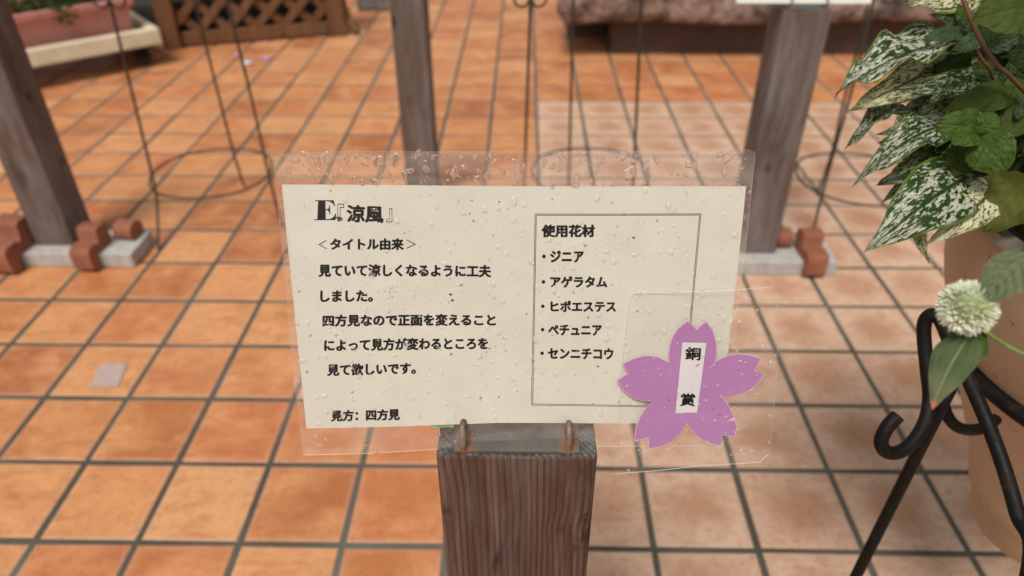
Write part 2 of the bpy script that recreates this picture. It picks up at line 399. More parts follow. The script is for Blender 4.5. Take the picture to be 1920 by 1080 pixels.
def m_amaranth():
    t = NT('amaranth_bract'); uv = t.co('UV'); s = t.n('ShaderNodeSeparateXYZ', i_Vector=uv)
    n = t.noise(t.co('Object'), 120, 3)
    c = t.ramp(s.outputs[0], [(0, (.42, .50, .24)), (.35, (.76, .80, .60)), (1, (.90, .91, .82))])
    c = t.mix(t.mr(n, .45, .7, 0, .45), c, (.55, .62, .34))
    b = t.bsdf(c, .5); tl = t.n('ShaderNodeBsdfTranslucent'); t.set(tl.inputs[0], c)
    ms = t.n('ShaderNodeMixShader', i_0=.3); t.t.links.new(b.outputs[0], ms.inputs[1]); t.t.links.new(tl.outputs[0], ms.inputs[2]); t.t.links.new(ms.outputs[0], t.out.inputs[0]); return t.m
def m_bract_leaf():
    t = NT('amaranth_leaf'); uv = t.co('UV'); s = t.n('ShaderNodeSeparateXYZ', i_Vector=uv); n = t.noise(uv, 6, 3)
    c = t.mix(n, (.034, .060, .014), (.062, .088, .036)); c = t.mix(t.mr(s.outputs[0], .5, .8, 0, .45), c, (.16, .15, .09))
    c = t.mix(t.mr(s.outputs[0], .88, .97), c, (.45, .12, .07))
    c = t.mix(t.mr(t.math('ABSOLUTE', s.outputs[1]), .02, .08, .35, 0), c, (.25, .33, .14))
    t.bsdf(c, .6, t.bump(n, .5, .001), Specular_IOR_Level=.2); return t.m

TILE, GROUT = m_tile(), m_grout()
WOOD_N = m_wood('near_post_timber', (.060, .029, .020), (.105, .055, .040), (.175, .105, .078), 1.0, .20, .85, .95)
WOOD_F = m_wood('weathered_post_timber', (.085, .056, .045), (.135, .096, .082), (.19, .145, .13), .55, .5, .35, .5)
WOOD_L = m_wood('brown_lattice_timber', (.10, .042, .018), (.16, .072, .032), (.21, .105, .05), .5, .05, .3, .3)
ENDG = m_wood('end_grain_timber', (.030, .029, .029), (.065, .064, .064), (.15, .155, .16), .9, .4, .5, .5)
WHITEW = m_wood('whitewashed_plank', (.36, .34, .32), (.44, .42, .40), (.52, .50, .48), .6, .15, .12, .2)
FILM, EDGE, WATER, WATERT = m_film('clear_laminate', .008, .085), m_edge(), m_water_thin('rain_water_on_film', .8, .04), m_water_thin('thin_rain_water', .22, .13)
PAPER = m_paper('cream_paper', (.60, .585, .51)); PINK = m_paper('mauve_paper', (.36, .16, .355), .05); WHITEP = m_paper('grey_white_paper', (.58, .55, .57), .04)
PALEP = m_paper('pale_cut_edge', (.62, .36, .52), .03)
INK = m_plain('black_ink', (.012, .010, .010), .7, .2, Specular_IOR_Level=.1)
FINEINK = m_plain('thin_grey_ink', (.055, .05, .05), .6, .2, Specular_IOR_Level=.1)
IRON, STONE, TERRA, PLATE, RUST = m_iron(), m_stone(), m_terra(), m_plate(), m_rust()
WIRE = m_plain('dark_wire', (.045, .034, .026), .55, .25, 40, .2, .2)
def m_pot():
    t = NT('beige_pot_plastic'); P = t.co('Object'); n = t.noise(P, 14, 4); sp = t.math('GREATER_THAN', t.noise(P, 170, 2, .4), .71)
    st = t.noise(t.scale(P, (60, 60, 6)), 1, 4, .6)
    c = t.mix(t.mr(n, .3, .7), (.38, .27, .18), (.46, .335, .225)); c = t.mix(t.mr(st, .55, .75, 0, .3), c, (.28, .185, .12)); c = t.mix(t.math('MULTIPLY', sp, .6), c, (.10, .06, .035))
    t.bsdf(c, .5, t.bump(n, .1, .001), Specular_IOR_Level=.3); return t.m
POTM = m_pot() or m_plain('beige_pot_plastic', (.44, .315, .21), .5, .10, 16, .12)
RIMM = m_plain('pale_pot_rim', (.26, .235, .19), .5, .15, 30)
SOIL = m_plain('dark_potting_soil', (.018, .013, .010), .95, .5, 120, 1.0)
CREAM = m_plain('cream_painted_timber', (.62, .55, .40), .6, .10, 14, .2)
PINKPL = m_plain('dusty_pink_plastic', (.46, .20, .175), .5, .08, 12)
PLINTH = m_plain('brown_concrete', (.085, .050, .038), .85, .2, 18, .6)
RUBBER = m_plain('black_rubber', (.02, .02, .02), .7, .2)
SPOT, SPOTY, SPOTW, SPOTC = m_leaf_spot(), m_leaf_spot('spotted_leaf_yellowish', True, .75), m_leaf_spot('spotted_leaf_pale', False, .72), m_leaf_spot('spotted_leaf_creamy', True, .9)
GREEN = m_leaf_green('fresh_green_leaf', (.034, .074, .009), (.070, .128, .022), (.10, .165, .04))
OLIVE = m_leaf_green('olive_leaf', (.036, .058, .007), (.066, .092, .014), (.10, .13, .025), .55)
YELLO = m_leaf_green('yellowing_leaf', (.062, .070, .008), (.10, .105, .014), (.14, .135, .03), .55)
BLUEG = m_leaf_green('grey_green_leaf', (.030, .060, .025), (.075, .11, .058), (.06, .11, .03), .35)
DARKG = m_leaf_green('deep_green_leaf', (.012, .028, .005), (.026, .048, .009), (.04, .06, .012), .5)
STEMR = m_plain('reddish_stem', (.13, .055, .03), .5, .2); STEMG = m_plain('green_stem', (.16, .22, .06), .5, .2)

# ------------------------------------------------------------------ ground: grout bed and tiles
G = 7.0
ground = MB().box((-60, -60, -.14), (60, 60, -.012)).build('ground', PLINTH); props(ground, kind='structure', label='plain ground around the tiled terrace')
pav = thing('tiled_paving', (0, 0, 0), 'terracotta square tiled terrace with dark grey grout joints', 'paving', kind='structure')
for k in ('category',): del pav[k]
bed = MB().box((-6.0, -3.0, -.0115), (7.5, 7.5, -.0014)).build('grout_bed', GROUT, pav)
def tile_geo():
    h = .0702; b = .0022; V = []
    for (e, z) in ((h, -.011), (h, -.0013), (h-b*.7, -.0003), (h-b*2, 0)):
        V += [(-e, -e, z), (e, -e, z), (e, e, z), (-e, e, z)]
    Fc = []
    for k in range(3):
        for i in range(4):
            j = (i+1) % 4; Fc.append((k*4+i, k*4+j, k*4+4+j, k*4+4+i))
    Fc.append((12, 13, 14, 15)); return V, Fc
TV, TF = tile_geo()
# rounded corners a touch: shared mesh
tme = bpy.data.meshes.new('tile'); tme.from_pydata(TV, [], TF); tme.materials.append(TILE)
cells = []
for i in range(-40, 50):
    for j in range(-20, 50):
        c = Vector(((i+.5)*.15, (j+.5)*.15, 0)); d = c-CAM; z = d.dot(fw)
        vis = False
        if z > .1:
            for dx in (-.075, .075):
                for dy in (-.075, .075):
                    q = c+Vector((dx, dy, 0))-CAM; zz = q.dot(fw)
                    px = 960+F*q.dot(RT)/zz; py = 540-F*q.dot(UP)/zz
                    if -10 < px < 1930 and -10 < py < 1090: vis = True
        cells.append((0 if vis else 1, z, i, j))
cells.sort()
rest = MB()
for n, (nv, z, i, j) in enumerate(cells):
    rz = random.uniform(-.006, .006); tx, ty = random.uniform(-.004, .004), random.uniform(-.004, .004)
    loc = Vector(((i+.5)*.15+random.uniform(-.0007, .0007), (j+.5)*.15+random.uniform(-.0007, .0007), random.uniform(-.0004, .0008)))
    if n < 300:
        o = bpy.data.objects.new('tile', tme); COL.objects.link(o); o.parent = pav
        o.location = loc; o.rotation_euler = (tx, ty, rz)
    else:
        if c is None: pass
        m = Matrix.Translation(loc) @ Matrix.Rotation(rz, 4, 'Z')
        if not (-5.9 < loc.x < 7.4 and -2.9 < loc.y < 7.4): continue
        rest.add([m @ Vector(v) for v in TV], TF)
rest.build('tile_field', TILE, pav, kind='stuff')

# ------------------------------------------------------------------ sign posts
def staple(mb, cx, y0, z0, half=.0, h=.016):
    pass
def signpost(cx, yf, w, ztop, base_x, label, mat, near=False, plank_z=.036, plank_y=(-.035, .075), bracket=True):
    t = thing('sign_post', (cx, yf+w/2, 0), label, 'sign post', group='timber sign posts on the terrace')
    bm = bmesh.new(); bmesh.ops.create_cube(bm, size=1)
    for v in bm.verts: v.co = Vector((cx+v.co.x*w, yf+w/2+v.co.y*w, plank_z+.001+(v.co.z+.5)*(ztop-plank_z-.001)))
    bmesh.ops.bevel(bm, geom=list(bm.edges), offset=.0026, segments=2, profile=.5, affect='EDGES')
    n = MB(); bm.verts.ensure_lookup_table()
    n.add([v.co.copy() for v in bm.verts], [[v.index for v in f.verts] for f in bm.faces]); bm.free()
    o = n.build('timber', mat, t); o.data.materials.append(ENDG)
    for p in o.data.polygons:
        if p.normal.z > .6: p.material_index = 1
    MB().box((base_x[0], yf+plank_y[0], .001), (base_x[1], yf+plank_y[1], plank_z), bev=.003).build('base_plank', WHITEW, t)
    if bracket:
        MB().box((cx-.039, yf+.0015, ztop+.0004), (cx+.039, yf+.072, ztop+.0030), bev=.0007).build('bracket_plate', PLATE, t)
        # second, upright lip that the card leans on
        for s in (-1, 1):
            x = cx+s*.0325-.0005; y = yf+.003
            MB().tube([(x, y, ztop+.001), (x, y-.0008, ztop+.010), (x, y+.002, ztop+.0175), (x, y+.006, ztop+.0185), (x, y+.0095, ztop+.016), (x, y+.0105, ztop+.008), (x, y+.0105, ztop+.001)], .0020, 10, smooth=5).build('staple', RUST, t, smooth=60)
    return t
signpost(.705, -.341, .10, .564, (.50, .92), 'nearest dark brown timber post with rusty staples holding the cream notice', WOOD_N, True)
signpost(-.364, .76, .088, .564, (-.62, -.175), 'weathered grey post on white plank in front of pink planter cart', WOOD_F)
signpost(.452, .99, .076, .564, (.25, .66), 'weathered grey post rising directly behind the upper edge of the cream notice', WOOD_F)
signpost(1.230, .748, .088, .562, (1.0, 1.405), 'weathered reddish grey post in front of the stone trough, white notice on top', WOOD_F)

# terracotta weights on the planks
def block(cx, yf, label, wx=.046, rot=0.0, front=True, zt=.036, sc=1.0, yback=.0):
    if front:
        prof = [(-.046, .004), (-.058, .012), (-.060, .052), (-.053, .062), (-.026, .064), (-.022, .057), (-.016, .062), (-.014, .086), (-.006, .092), (.020, .090), (.027, .080), (.027, .048), (.020, zt+.002), (-.030, zt+.002), (-.0365, .030), (-.0375, .004)]
    else:
        prof = [(-.024, zt+.004), (-.032, zt+.016), (-.029, zt+.036), (-.016, zt+.048), (.010, zt+.049), (.026, zt+.036), (.030, zt+.018), (.022, zt+.002), (-.018, zt+.002)]
    t = thing('terracotta_block', (cx, yf, 0), label, 'block', group='terracotta blocks weighing down the planks')
    c, s = math.cos(rot), math.sin(rot)
    bm = bmesh.new(); n = len(prof)
    def fr(y, z, x):
        y2 = y*sc+yback; x2 = x
        return Vector((cx+c*x2-s*y2, yf+s*x2+c*y2, zt+(z-zt)*sc if z > zt else z))
    a = [bm.verts.new(fr(y, z, -wx/2)) for y, z in prof]; b = [bm.verts.new(fr(y, z, wx/2)) for y, z in prof]
    bm.faces.new(a[::-1]); bm.faces.new(b)
    for i in range(n): bm.faces.new((a[i], a[(i+1) % n], b[(i+1) % n], b[i]))
    bmesh.ops.recalc_face_normals(bm, faces=bm.faces)
    bmesh.ops.bevel(bm, geom=[e for e in bm.edges if e.calc_face_angle(0) > .6], offset=.0010, segments=1, profile=.5, affect='EDGES')
    bm.verts.ensure_lookup_table(); m = MB(); m.add([v.co.copy() for v in bm.verts], [[v.index for v in f.verts] for f in bm.faces]); bm.free()
    m.build('block_body', TERRA, t, smooth=25)
block(-.447, .76, 'largest terracotta block, at the left edge straddling the left white plank', .062, -.12, True, sc=1.28)
block(-.268, .757, 'terracotta block straddling the left plank just right of the grey post foot', .047, -.1)
block(-.213, .785, 'small low terracotta block on the tip of the left white plank', .044, -.12, False, sc=.85, yback=.02)
block(1.298, .79, 'small low terracotta block beside the foot of the right post', .034, .08, False, sc=.8, yback=.0)
block(1.348, .755, 'terracotta block draped over the right end of the right white plank', .046, .06)

# ------------------------------------------------------------------ laminated notice
Q = [Vector((.576, -.297, .727)), Vector((.833, -.281, .719)), Vector((.833, -.320, .574)), Vector((.576, -.336, .581))]
SO = (Q[0]+Q[1]+Q[2]+Q[3])/4
ex = ((Q[1]-Q[0])+(Q[2]-Q[3])).normalized(); ey = ((Q[0]-Q[3])+(Q[1]-Q[2])); ey = (ey-ex*ey.dot(ex)).normalized(); ez = ex.cross(ey)
SR = Matrix((ex, ey, ez)).transposed()
def uv(x, y, off=0.0):   # picture point -> point in the card's own plane
    d = ray(x, y); n = ez; t = ((SO+ez*off)-CAM).dot(n)/d.dot(n); P = CAM+d*t-SO
    return (P.dot(ex), P.dot(ey))
def rounded(poly, r, seg=5, which=None):
    out = []; n = len(poly)
    for i, p in enumerate(poly):
        rr = r if (which is None or i in which) else 0
        if not rr: out.append(p); continue
        a = Vector(poly[i-1]); b = Vector(p); c = Vector(poly[(i+1) % n])
        p1 = b+(a-b).normalized()*rr; p2 = b+(c-b).normalized()*rr
        for k in range(seg+1):
            t = k/seg; q = p1*(1-t)**2+b*2*t*(1-t)+p2*t*t; out.append((q.x, q.y))
    return out
def wave_edge(poly, seg, amp):
    out = []; n = len(poly)
    for i in range(n):
        a = Vector(poly[i]); b = Vector(poly[(i+1) % n]); L = (b-a).length
        k = max(1, int(L/seg)); nn = Vector((-(b-a).y, (b-a).x)).normalized()
        for j in range(k):
            p = a.lerp(b, j/k); p = p+nn*amp*(noise.noise(Vector((p.x*40, p.y*40, i)))) if k > 1 and j else p
            out.append((p.x, p.y))
    return out
def bend(z0, u, v):   # the soft warp of a wet laminated card
    return z0 + .0012*math.sin(u*16+.6)*(.5+v*5) + .0007*math.sin(u*31+v*22)
card = thing('laminated_notice', SO, 'cream Japanese notice in clear rain-spotted laminate, stapled to the nearest post', 'notice', SR)
def sheet(poly, z0, z1, mat, name, parent, dens=.012, bendf=bend, edge=None, smooth=True):
    # grid-subdivided polygon slab so that it can bend
    bm = bmesh.new()
    vs = [bm.verts.new((a, b, 0)) for a, b in poly]; f = bm.faces.new(vs)
    us = [p[0] for p in poly]; vv = [p[1] for p in poly]
    x = math.floor(min(us)/dens)*dens+dens
    while x < max(us):
        bmesh.ops.bisect_plane(bm, geom=bm.verts[:]+bm.edges[:]+bm.faces[:], plane_co=(x, 0, 0), plane_no=(1, 0, 0)); x += dens
    y = math.floor(min(vv)/dens)*dens+dens
    while y < max(vv):
        bmesh.ops.bisect_plane(bm, geom=bm.verts[:]+bm.edges[:]+bm.faces[:], plane_co=(0, y, 0), plane_no=(0, 1, 0)); y += dens
    bmesh.ops.triangulate(bm, faces=[f for f in bm.faces if len(f.verts) > 4])
    bmesh.ops.recalc_face_normals(bm, faces=bm.faces)
    bm.normal_update()
    if sum(f.normal.z for f in bm.faces) < 0: bmesh.ops.reverse_faces(bm, faces=bm.faces)
    if z1 > z0:
        r = bmesh.ops.extrude_face_region(bm, geom=bm.faces[:], use_keep_orig=True)
        top = [g for g in r['geom'] if isinstance(g, bmesh.types.BMVert)]
        ts = set(top)
        for v in bm.verts: v.co.z = z1 if v in ts else z0
        bot = [f for f in bm.faces if all(v not in ts for v in f.verts)]
        bmesh.ops.reverse_faces(bm, faces=bot)
        bmesh.ops.recalc_face_normals(bm, faces=bm.faces)
    else:
        for v in bm.verts: v.co.z = z0
    for v in bm.verts: v.co.z = bendf(v.co.z, v.co.x, v.co.y)
    me = bpy.data.meshes.new(name); bm.to_mesh(me); bm.free()
    me.materials.append(mat)
    if edge:
        me.materials.append(edge)
        for p in me.polygons:
            if abs(p.normal.z) < .5: p.material_index = 1
    o = bpy.data.objects.new(name, me); COL.objects.link(o); o.parent = parent
    if parent in TM: TM[o] = TM[parent]
    return o
lam = [uv(*q) for q in ((510, 290), (640, 284.5), (960, 284), (1200, 283), (1416, 281), (1403, 420), (1357, 834), (1105, 837.5), (985, 836), (815, 842), (690, 849), (568, 853), (548, 690), (528, 470))]
lam = rounded(lam, .0035, 5, {0, 4, 6, 11})
film = sheet(lam, -.0003, .0004, FILM, 'laminate', card, edge=EDGE)
pp = [uv(*q) for q in ((527, 347), (1399, 349), (1381, 530), (1349, 791), (1118, 793.5), (930, 794), (780, 798), (575, 803), (551, 575))]
paper = sheet(pp, .00000, .00008, PAPER, 'paper', card)

def text_mesh(s, bold):
    cu = bpy.data.curves.new('printed_text', 'FONT'); cu.body = s; cu.size = 1; cu.offset = 0; cu.resolution_u = 3
    cu.fill_mode = 'FRONT'
    ob = bpy.data.objects.new('printed_text', cu); COL.objects.link(ob)
    dg = bpy.context.evaluated_depsgraph_get(); dg.update()
    me = bpy.data.meshes.new_from_object(ob.evaluated_get(dg))
    V = [v.co.copy() for v in me.vertices]; Fc = [tuple(p.vertices) for p in me.polygons]
    bpy.data.objects.remove(ob); bpy.data.curves.remove(cu); bpy.data.meshes.remove(me)
    return V, Fc
def ptext(s, x0, y0, x1, y1, parent, slope=0.0, bold=.024, mat=None, name='printed_text', z=.00016, off=0.0, bendf=bend, slant=0.0, wob=0.0, corners=None):
    V, Fc = text_mesh(s, bold)
    if not V: print('NO GLYPHS', s); return
    a0 = min(v.x for v in V); a1 = max(v.x for v in V); b0 = min(v.y for v in V); b1 = max(v.y for v in V)
    if corners is None: corners = [(x0, y0), (x1, y0+slope), (x1, y1+slope), (x0, y1)]
    TL, TR, BR, BL = [Vector(uv(*c, off)) for c in corners]
    nb = 0 if bold <= 0 else 8
    n0 = len(V); V0 = V; F0 = Fc; V = list(V0); Fc = list(F0)
    for k in range(nb):
        a = 2*math.pi*k/nb
        Fc += [tuple(i+len(V) for i in f) for f in F0]
        V += [Vector((v.x+bold*math.cos(a), v.y+bold*.8*math.sin(a), v.z)) for v in V0]
    a0 -= bold; a1 += bold; b0 -= bold*.8; b1 += bold*.8
    out = []
    for vi, v in enumerate(V):
        s_ = (v.x-a0)/(a1-a0); t_ = (v.y-b0)/(b1-b0)
        p = (BL.lerp(BR, s_)).lerp(TL.lerp(TR, s_), t_)
        out.append(Vector((p.x, p.y, bendf(z+.0000025*(vi//n0), p.x, p.y))))
    fc2 = []
    for f in Fc:
        n = (out[f[1]]-out[f[0]]).cross(out[f[2]]-out[f[0]])
        fc2.append(f if n.z >= 0 else f[::-1])
    return mesh_obj(name, out, fc2, mat or INK, parent, local=True)
LINES = [('涼風', 649, 384.5, 719, 418, 1.5, .045), ('『', 632, 383, 644, 416, 0, .0), ('』', 723.5, 391, 735, 417, 0, .0),
         ('＜', 596, 451, 612, 468, 0, .0), ('タイトル由来', 618, 447.5, 757, 470, 0, .055), ('＞', 762, 450, 780, 467, 0, .0),
         ('見ていて涼しくなるように工夫', 596.4, 496, 921, 520, 0, .055), ('しました。', 600, 545, 699, 567, 0, .055),
         ('四方見なので正面を変えること', 604.4, 590, 930, 613, -1.5, .055), ('によって見方が変わるところを', 607.6, 635.5, 915.6, 659, -3, .055),
         ('見て欲しいです。', 613.3, 682, 780, 704.5, -2.5, .055), ('見方：四方見', 620.5, 768, 750, 789.5, -2.5, .055),
         ('使用花材', 1014.7, 419.5, 1115, 443.6, 0, .055), ('・ジニア', 1016, 468, 1094, 490.8, 0, .055), ('・アゲラタム', 1015, 516, 1138, 538, 0, .055),
         ('・ヒポエステス', 1014, 562, 1154.4, 583.5, 0, .055), ('・ペチュニア', 1014, 607, 1128, 628, 0, .055), ('・センニチコウ', 1013, 651, 1149.6, 672.5, 0, .055)]
for (s, x0, y0, x1, y1, sl_, bo) in LINES:
    ptext(s, x0, y0, x1, y1, paper, sl_, bo)
# the heavy roman E
EV = [(0, 1), (.94, 1), (.99, .70), (.955, .70), (.86, .86), (.70, .945), (.52, .95), (.52, .545), (.60, .545), (.67, .60), (.70, .74), (.735, .74), (.735, .30), (.70, .30), (.67, .44), (.60, .50), (.52, .50), (.52, .05), (.72, .055), (.87, .15), (.97, .33), (1.0, .33), (.955, 0), (0, 0), (0, .045), (.15, .05), (.15, .95), (0, .955)]
c_ = [Vector(uv(*q)) for q in ((590, 376.5), (627, 376.5), (630.5, 413.5), (587.5, 414))]
pts = [(c_[3].lerp(c_[2], a)).lerp(c_[0].lerp(c_[1], a), b) for a, b in EV]
tt = tri([(p.x, p.y) for p in pts]); vv = [Vector((p.x, p.y, bend(.00016, p.x, p.y))) for p in pts]
tt = [f if (vv[f[1]]-vv[f[0]]).cross(vv[f[2]]-vv[f[0]]).z > 0 else f[::-1] for f in tt]
mesh_obj('printed_text', vv, tt, INK, paper, local=True)
# double ruled frame
def rule(pts, name, w_=.00036):
    m = MB()
    for a, b in zip(pts, pts[1:]):
        a = Vector(uv(*a)); b = Vector(uv(*b)); n = Vector((-(b-a).y, (b-a).x)).normalized()*w_/2
        k = max(2, int((b-a).length/.012))
        V = []; Fc = []
        for i in range(k+1):
            p = a.lerp(b, i/k)
            for s_ in (1, -1):
                q = p+n*s_; V.append(Vector((q.x, q.y, bend(.00015, q.x, q.y))))
        for i in range(k): 
            f = (2*i, 2*i+1, 2*i+3, 2*i+2); nz = (V[f[1]]-V[f[0]]).cross(V[f[2]]-V[f[0]]).z
            Fc.append(f if nz > 0 else f[::-1])
        m.add(V, Fc)
    return mesh_obj(name, m.v, m.f, FINEINK, paper, local=True)
fr_ = [(1003, 400), (1314, 400.8), (1281, 761.5), (996.5, 760), (1003, 400)]
rule(fr_, 'ruled_border'); rule([(1005.2, 402.4), (1311.5, 403.1), (1279, 759.2), (999, 757.7), (1005.2, 402.4)], 'ruled_border')

# raindrops
def drops(name, poly_pts, n, rmin, rmax, z, parent, bendf=bend, off=0.0, irregular=.25, flat=.42, seed=3, inside=None, run=.3, mat=None):
    rg = random.Random(seed); V = []; Fc = []
    us = [p[0] for p in poly_pts]; vs = [p[1] for p in poly_pts]
    def inpoly(x, y, P):
        c = False; j = len(P)-1
        for i in range(len(P)):
            if (P[i][1] > y) != (P[j][1] > y) and x < (P[j][0]-P[i][0])*(y-P[i][1])/(P[j][1]-P[i][1])+P[i][0]: c = not c
            j = i
        return c
    k = 0; placed = []; tries = 0
    while k < n and tries < n*30:
        tries += 1
        x = rg.uniform(min(us), max(us)); y = rg.uniform(min(vs), max(vs))
        if not inpoly(x, y, poly_pts): continue
        if inside and not inside(x, y): continue
        r = rmin+(rmax-rmin)*rg.random()**2.6
        if any((x-a)**2+(y-b)**2 < ((r+c)*1.05)**2 for a, b, c in placed): continue
        placed.append((x, y, r)); k += 1
        seg = 10 if r < rmax*.4 else 16; rings = 3
        ph = rg.random()*50; st = 1+rg.random()*run; n0 = len(V)
        lop = 1 if rg.random() < irregular else .25
        an = rg.uniform(-.5, .5) if rg.random() < .7 else rg.random()*3
        for q in range(rings+1):
            t = q/rings
            for s_ in range(seg):
                a = 2*math.pi*s_/seg
                rad = r*(1+lop*.55*noise.noise(Vector((math.cos(a)*1.3+ph, math.sin(a)*1.3, ph))))
                rad *= math.cos(t*math.pi/2*.93)
                dx = math.cos(a)*rad; dy = math.sin(a)*rad*st
                if dy > 0: dx *= .9
                xx = x+dx*math.cos(an)-dy*math.sin(an); yy = y+dx*math.sin(an)+dy*math.cos(an)
                hz = r*flat*math.sin(t*math.pi/2)*(1.0-.25*(dy/(r*st)))
                V.append(Vector((xx, yy, bendf(z, xx, yy)+hz)))
            if q:
                for s_ in range(seg):
                    s2 = (s_+1) % seg; Fc.append((n0+(q-1)*seg+s_, n0+(q-1)*seg+s2, n0+q*seg+s2, n0+q*seg+s_))
        Fc.append(tuple(n0+rings*seg+s_ for s_ in range(seg)))
    return mesh_obj(name, V, Fc, mat or WATER, parent, local=True, smooth=True, kind='stuff')
drops('raindrops', pp, 460, .0004, .0018, .00043, card, seed=5, irregular=.8, flat=.55, run=.7, mat=WATERT)
band = [uv(*q) for q in ((516, 290), (1409, 288), (1400, 346), (527, 344))]
drops('raindrops', band, 26, .0018, .0042, .00043, card, seed=19, irregular=1, flat=.20, run=1.0)
drops('raindrops', band, 120, .0005, .0022, .00043, card, seed=9, irregular=1, flat=.42, run=.8)
topb = [uv(*q) for q in ((530, 288), (1400, 286), (1398, 302), (530, 304))]
drops('raindrops', topb, 46, .0004, .0016, .00045, card, seed=44, irregular=1, flat=.5, run=.9)
sideb = [uv(*q) for q in ((1400, 350), (1408, 350), (1361, 790), (1352, 790))]
drops('raindrops', sideb, 16, .0004, .0010, .00043, card, seed=2)
sideb = [uv(*q) for q in ((516, 350), (525, 350), (572, 800), (563, 800))]
drops('raindrops', sideb, 26, .0003, .0010, .00043, card, seed=21)
low = [uv(*q) for q in ((578, 806), (860, 800), (1100, 797), (1345, 795), (1340, 828), (1105, 833), (820, 838), (582, 848))]
drops('raindrops', low, 75, .0004, .0021, .00043, card, seed=12, irregular=.6, flat=.45)
# flecks of dirt on the card
fl = MB()
rg = random.Random(8)
for (x, y, s_) in [(845, 552, 1.6), (848, 563, 1.5), (730, 548, .7), (722, 546, .6), (735, 557, .6), (727, 560, .5), (741, 548, .5), (637, 411, 2.6), (633, 409, 1.8), (918, 653, 1.1), (846, 664, 1.2), (880, 400, .8), (1187, 444, 1.4), (936, 377, .8), (1102, 593, 1.0), (1120, 685, 1.2), (1160, 752, 1.2), (925, 440, .7), (1035, 372, .7)] + [(rg.uniform(600, 1290), rg.uniform(360, 780), rg.uniform(.3, .6)) for _ in range(60)]:
    u_, v_ = uv(x, y); r_ = s_*.00045; k = 7; a0 = rg.random()*3
    V = [Vector((u_+r_*math.cos(a0+2*math.pi*i/k)*(1+.6*rg.random()), v_+r_*.7*math.sin(a0+2*math.pi*i/k)*(1+.5*rg.random()), bend(.00050, u_, v_))) for i in range(k)]
    fl.add(V, [tuple(range(k))])
mesh_obj('dirt_flecks', fl.v, fl.f, m_plain('brown_dirt', (.10, .04, .02), .9, .3), card, local=True, kind='stuff')

# ------------------------------------------------------------------ blossom award tag
TO = .0032
def bendt(z0, u, v): return z0 + TO + .0016*max(0, math.sin((u-.07)*30))*(1 if v > -.07 else 1.4) - .0012*math.cos(v*38) + .0006*math.sin(u*60+v*30)
tag = thing('blossom_tag', SO+ez*TO, 'mauve paper cherry blossom award tag in clear square laminate over notice corner', 'award tag', SR)
TM[tag] = TM[card]; tag.matrix_world = Matrix.LocRotScale(SO, SR.to_quaternion(), None)
def tuv(x, y): return uv(x, y, TO)
tl_ = [tuv(*q) for q in ((1183, 552), (1452, 538), (1467, 567), (1440, 846), (1422, 863), (1300, 870), (1150, 887), (1164, 700))]
tl_ = rounded(tl_, .003, 4, {0, 6})
sheet(tl_, -.0003, .0004, m_film('clear_tag_laminate', .0, .02, .45), 'tag_laminate', tag, dens=.008, bendf=bendt, edge=EDGE)
zo = lambda a, b: (980+a*.4817, 380+b*.4817)
FLW = [(678, 497), (690, 482), (713, 463), (737, 495), (750, 540), (752, 590), (742, 622), (770, 604), (800, 592), (832, 587), (860, 588), (892, 594), (921, 605), (910, 630), (895, 652), (915, 655), (935, 663), (915, 690), (890, 715), (860, 732), (830, 742), (800, 748), (772, 750), (795, 780), (814, 818), (825, 860), (818, 898), (790, 897), (768, 893), (768, 915), (765, 934), (730, 928), (700, 915), (675, 898), (655, 877), (632, 848), (618, 875), (600, 898), (575, 918), (540, 937), (490, 948), (488, 925), (485, 905), (460, 912), (435, 918), (437, 890), (442, 865), (455, 830), (475, 800), (505, 770), (480, 769), (450, 763), (425, 752), (395, 728), (368, 692), (390, 678), (412, 665), (400, 645), (392, 628), (430, 611), (470, 600), (500, 599), (530, 605), (572, 624), (571, 590), (576, 553), (588, 520), (608, 490), (642, 463), (662, 480)]
fpl = [tuv(*zo(*q)) for q in FLW]
cen = Vector((sum(p[0] for p in fpl)/len(fpl), sum(p[1] for p in fpl)/len(fpl)))
outer = [tuple(cen+(Vector(p)-cen)*(1+.0006/(Vector(p)-cen).length)) for p in fpl]
sheet(outer, -.00002, .00002, PALEP, 'blossom_cut_edge', tag, dens=.008, bendf=bendt)
bl = sheet(fpl, .00006, .00010, PINK, 'paper_blossom', tag, dens=.008, bendf=bendt)
st = [tuv(*zo(*q)) for q in ((622, 543), (714, 543), (672, 831), (590, 829))]
cs = Vector((sum(p[0] for p in st)/4, sum(p[1] for p in st)/4))
stro = [tuple(cs+(Vector(p)-cs)*1.0+(Vector(p)-cs).normalized()*.0002) for p in st]
sheet(stro, .00012, .00013, INK, 'strip_outline', tag, dens=.008, bendf=bendt)
wp = sheet(st, .00016, .00018, WHITEP, 'white_strip', tag, dens=.008, bendf=bendt)
ptext('銅', 0, 0, 0, 0, wp, bold=.034, z=.00024, off=TO, bendf=bendt, corners=[zo(634, 560), zo(694, 562), zo(690, 612), zo(630, 611)])
ptext('賞', 0, 0, 0, 0, wp, bold=.034, z=.00024, off=TO, bendf=bendt, corners=[zo(613, 737), zo(671, 738), zo(667, 787), zo(608, 786)])
drops('raindrops', tl_, 210, .0003, .00135, .00043, tag, bendf=bendt, seed=31, irregular=.12, flat=.55, run=.15, mat=WATERT)

# green plastic strip under the card
gs = [uv(*q) for q in ((808, 797), (852, 796), (851, 803), (812, 804))]
gt = thing('green_tie', SO, 'short strip of pale green plastic tape under the notice above the post corner', 'plastic strip', SR)
sheet(gs, -.0016, -.0010, m_plain('green_plastic', (.20, .38, .16), .4, .3, 300), 'strip', gt)

